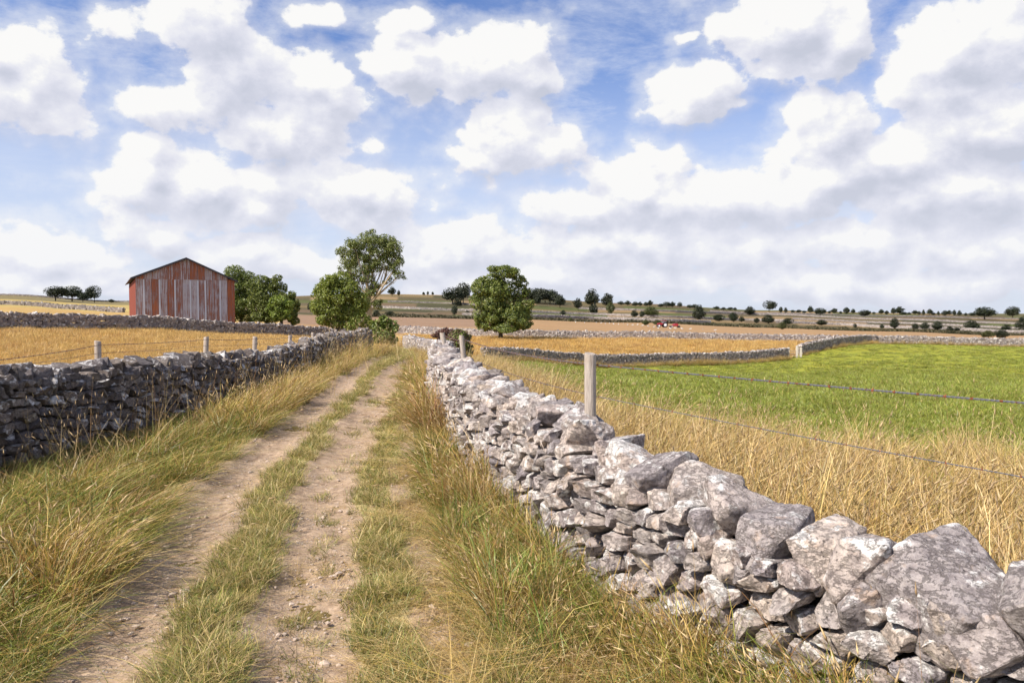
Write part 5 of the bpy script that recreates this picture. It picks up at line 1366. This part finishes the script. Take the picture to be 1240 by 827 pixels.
for px in (769,775,782,787): far_tree(px, 371.5, rg.uniform(5, 7), rg.uniform(7, 10), 'tree', 'low tree in the line on the skyline above the tractor', 'dark', gs2)
for px in (752,760,800,807,814,823,835,841,868,876,884,890): 
    y_ = np.interp(px, [750, 900], [370, 376.8]); far_tree(px, y_, rg.uniform(3.5, 7.5), rg.uniform(6, 12), 'wide' if px % 2 else 'tree', 'low tree in the broken line along the middle skyline', 'dark', gs2)
px = 945
while px < 1185:
    y_ = np.interp(px, [930, 1240], [378.8, 383.6])
    if min(abs(px - q) for q in (981, 993, 1046, 1089)) > 5: far_tree(px, y_, rg.uniform(3, 7.5), rg.uniform(4, 9), 'tree' if rg.random() < .6 else 'bush', 'small far tree in the loose row on the right skyline', 'dark', gs)
    px += rg.uniform(5, 9)
# hedge at the far side of the brown field: many joined bushes, past counting
root = empty('hedge', HP[4], 'dark low hedge along the far side of the brown field', 'hedge'); path = cat([p[:2] for p in HP], 10); al = arclen(path); cl = []
s = 0
while s < al[-1]:
    x = np.interp(s, al, path[:, 0]); y = np.interp(s, al, path[:, 1]); hh = .75 + .5 * rg.random(); cl.append((x, y, hz_(x, y) + hh * .35, 1.3, .9, hh)); s += 1.5
cl = np.array(cl); cl[:, :3] -= np.array(HP[4]); V, Q, CC = leaf_cloud(cl, 26000, .22, rg, [(.035,.045,.016),(.055,.065,.022),(.08,.07,.03)], .4, .6)
link('foliage', mesh_np('foliage', V, [Q], M['leaf'], False, {'bc': CC}), root)['kind'] = 'stuff'

# ------------------------------------------------------------------ tractor with red implement
M['red'] = simple('red_paint', (.36, .03, .04), .4, .4); M['tyre'] = simple('tyre', (.025, .025, .028), .9, .1); M['hub'] = simple('white_wheel', (.75, .76, .80), .5, .3); M['dark'] = simple('dark_metal', (.05, .05, .055), .6, .3); M['glass'] = simple('cab_glass', (.16, .26, .28), .15, .6); M['white'] = simple('white_feather', (.80, .80, .80), .8, .1); M['greyf'] = simple('grey_feather', (.42, .44, .48), .8, .1)
def wheel(root, x, y, r, w):
    mb = MB(); prof = [(r*.62, -w/2), (r*.92, -w/2), (r, -w*.35), (r, w*.35), (r*.92, w/2), (r*.62, w/2)]; Mx = Matrix.Translation((x, y, r)) @ Matrix.Rotation(R(90), 4, 'Z'); mb.lathe(prof, Mx, 20)
    for k in range(16):                         # lugs
        a = 2 * math.pi * k / 16; Ml = Matrix.Translation((x, y, r)) @ Matrix.Rotation(a, 4, 'Y'); mb.box((-.03, -w*.45, r*.97), (.03, w*.45, r*1.04), Ml)
    t_ = mb.build('wheel', M['tyre'], root, False); hb = MB(); hb.lathe([(r*.2, -w/2-.03), (r*.60, -w/2-.01), (r*.62, -w*.3), (r*.62, w*.3), (r*.60, w/2+.01), (r*.2, w/2+.03)], Mx, 16); hb.build('rim', M['hub'], t_)
x, y, z = hit(803, 396.5, 130)
tr = empty('tractor', (x, y, z), 'red tractor working in the brown field, facing left', 'tractor', rz=R(4))
wheel(tr, -1.75, -.85, .62, .4); wheel(tr, -1.75, .85, .62, .4); wheel(tr, .55, -.95, .95, .5); wheel(tr, .55, .95, .95, .5)
mb = MB(); mb.box((-2.0, -.30, .65), (1.1, .30, 1.05)); mb.box((-2.35, -.25, .7), (-2.0, .25, .95)); mb.build('chassis', M['dark'], tr)
mb = MB(); mb.add([(-2.3,-.42,1.0),(-.45,-.48,1.0),(-.45,-.48,1.80),(-1.2,-.46,1.78),(-2.2,-.38,1.55),(-2.3,.42,1.0),(-.45,.48,1.0),(-.45,.48,1.80),(-1.2,.46,1.78),(-2.2,.38,1.55)], [(0,1,2,3,4),(9,8,7,6,5),(0,5,6,1),(1,6,7,2),(2,7,8,3),(3,8,9,4),(4,9,5,0)]); mb.build('bonnet', M['red'], tr)
mb = MB(); mb.box((-.45, -.70, 1.15), (1.05, .70, 2.45)); mb.build('cab_window', M['glass'], tr)
mb = MB()
for X_ in (-.47, .35, 1.03):
    for Y_ in (-.72, .68): mb.box((X_, Y_, 1.1), (X_ + .06, Y_ + .05, 2.5))
mb.build('cab_frame', M['dark'], tr); mb = MB(); mb.box((-.60, -.80, 2.48), (1.18, .80, 2.66)); mb.build('cab_roof', M['red'], tr)
for Y_ in (-1.2, .72):
    mb = MB(); vs = []
    for k in range(9):
        a = R(10 + 160 * k / 8); vs += [(.55 - 1.08*math.cos(a), Y_, .95 + 1.08*math.sin(a)), (.55 - 1.08*math.cos(a), Y_ + .48, .95 + 1.08*math.sin(a))]
    mb.add(vs + [(v[0], v[1], v[2] + .05) for v in vs], [(2*k, 2*k+1, 2*k+3, 2*k+2) for k in range(8)] + [(18+2*k, 18+2*k+2, 18+2*k+3, 18+2*k+1) for k in range(8)]); mb.build('mudguard', M['red'], tr)
mb = MB(); mb.tube([(-.9, -.5, 1.6), (-.9, -.5, 2.6)], .05, 8); mb.build('exhaust', M['dark'], tr)
im = empty('cultivator', (x + 2.9, y, hz_(x + 2.9, y)), 'red folding cultivator towed behind the tractor', 'farm implement', rz=R(4)); tr.scale = im.scale = (.8,) * 3
mb = MB(); mb.box((-2.1, -.08, .55), (0, .08, .72)); mb.box((0, -1.3, .5), (.2, 1.3, .75)); mb.box((1.7, -1.3, .5), (1.9, 1.3, .75)); mb.box((0.0, -.1, .5), (2.6, .1, .68)); mb.build('frame', M['dark'], im)
for Y_ in (-1.3, .5):
    mb = MB(); mb.add([(-.1,Y_,.7),(1.5,Y_,.6),(1.9,Y_,1.0),(1.5,Y_,1.55),(.5,Y_,1.45),(-.1,Y_+.8,.7),(1.5,Y_+.8,.6),(1.9,Y_+.8,1.0),(1.5,Y_+.8,1.55),(.5,Y_+.8,1.45)], [(0,1,2,3,4),(9,8,7,6,5),(0,5,6,1),(1,6,7,2),(2,7,8,3),(3,8,9,4),(4,9,5,0)]); mb.build('wing', M['red'], im)
wheel(im, -.5, -1.0, .38, .25); wheel(im, -.5, 1.0, .38, .25)
for k in range(5):
    mb = MB(); mb.lathe([(.36, -.03), (.38, 0), (.36, .03)], Matrix.Translation((2.35 + .12*(k % 2), -1.1 + .55*k, .38)) @ Matrix.Rotation(R(80), 4, 'Z'), 12); mb.build('disc', M['dark'], im)

# gulls on the stubble behind the tractor
def gull():
    mb = MB(); mb.lathe([(.012, -.26), (.05, -.20), (.085, -.08), (.095, .04), (.07, .14), (.045, .19), (.05, .23), (.045, .27), (.018, .31), (.006, .36)], Matrix.Translation((0, 0, .22)) @ Matrix.Rotation(R(-18), 4, 'Y'), 8)
    for s_ in (-.03, .03): mb.tube([(0, s_, .14), (0.01, s_, 0)], .008, 4)
    me = bpy.data.meshes.new('body'); me.from_pydata(mb.v, [], mb.f); me.materials.append(M['white']); me.polygons.foreach_set('use_smooth', [True]*len(me.polygons))
    wb = MB()
    for s_ in (-1, 1): wb.add([(.12,.06*s_,.30),(.10,.10*s_,.24),(-.10,.10*s_,.20),(-.32,.04*s_,.13),(-.10,.05*s_,.29),(.02,.035*s_,.32)], [(0,1,2,4,5) if s_ > 0 else (5,4,2,1,0),(2,3,4) if s_ > 0 else (4,3,2)])
    mw = bpy.data.meshes.new('wing'); mw.from_pydata(wb.v, [], wb.f); mw.materials.append(M['greyf']); return me, mw
gb, gw = gull(); rg = np.random.default_rng(12)
spots = [(722,391.5),(728,392),(733,392.6),(738,392.2),(743,393),(749,393.4),(755,393),(760,394),(766,394.5),(772,394),(778,395.2),(785,396),(792,397),(797,398.4),(812,399),(818,398.6),(826,399.2),(836,399.5),(697,391),(708,391.4),(851,400),(866,401)]
for k, (a, b) in enumerate(spots):
    x, y, z = hit(a, b, 125); g_ = empty('gull', (x, y, z), 'white gull standing on the brown stubble near the tractor', 'bird', 'gulls on the brown field', rz=float(rg.random()*6.28)); g_.scale = (1.35,)*3
    link('body', gb, g_); link('wing', gw, g_)
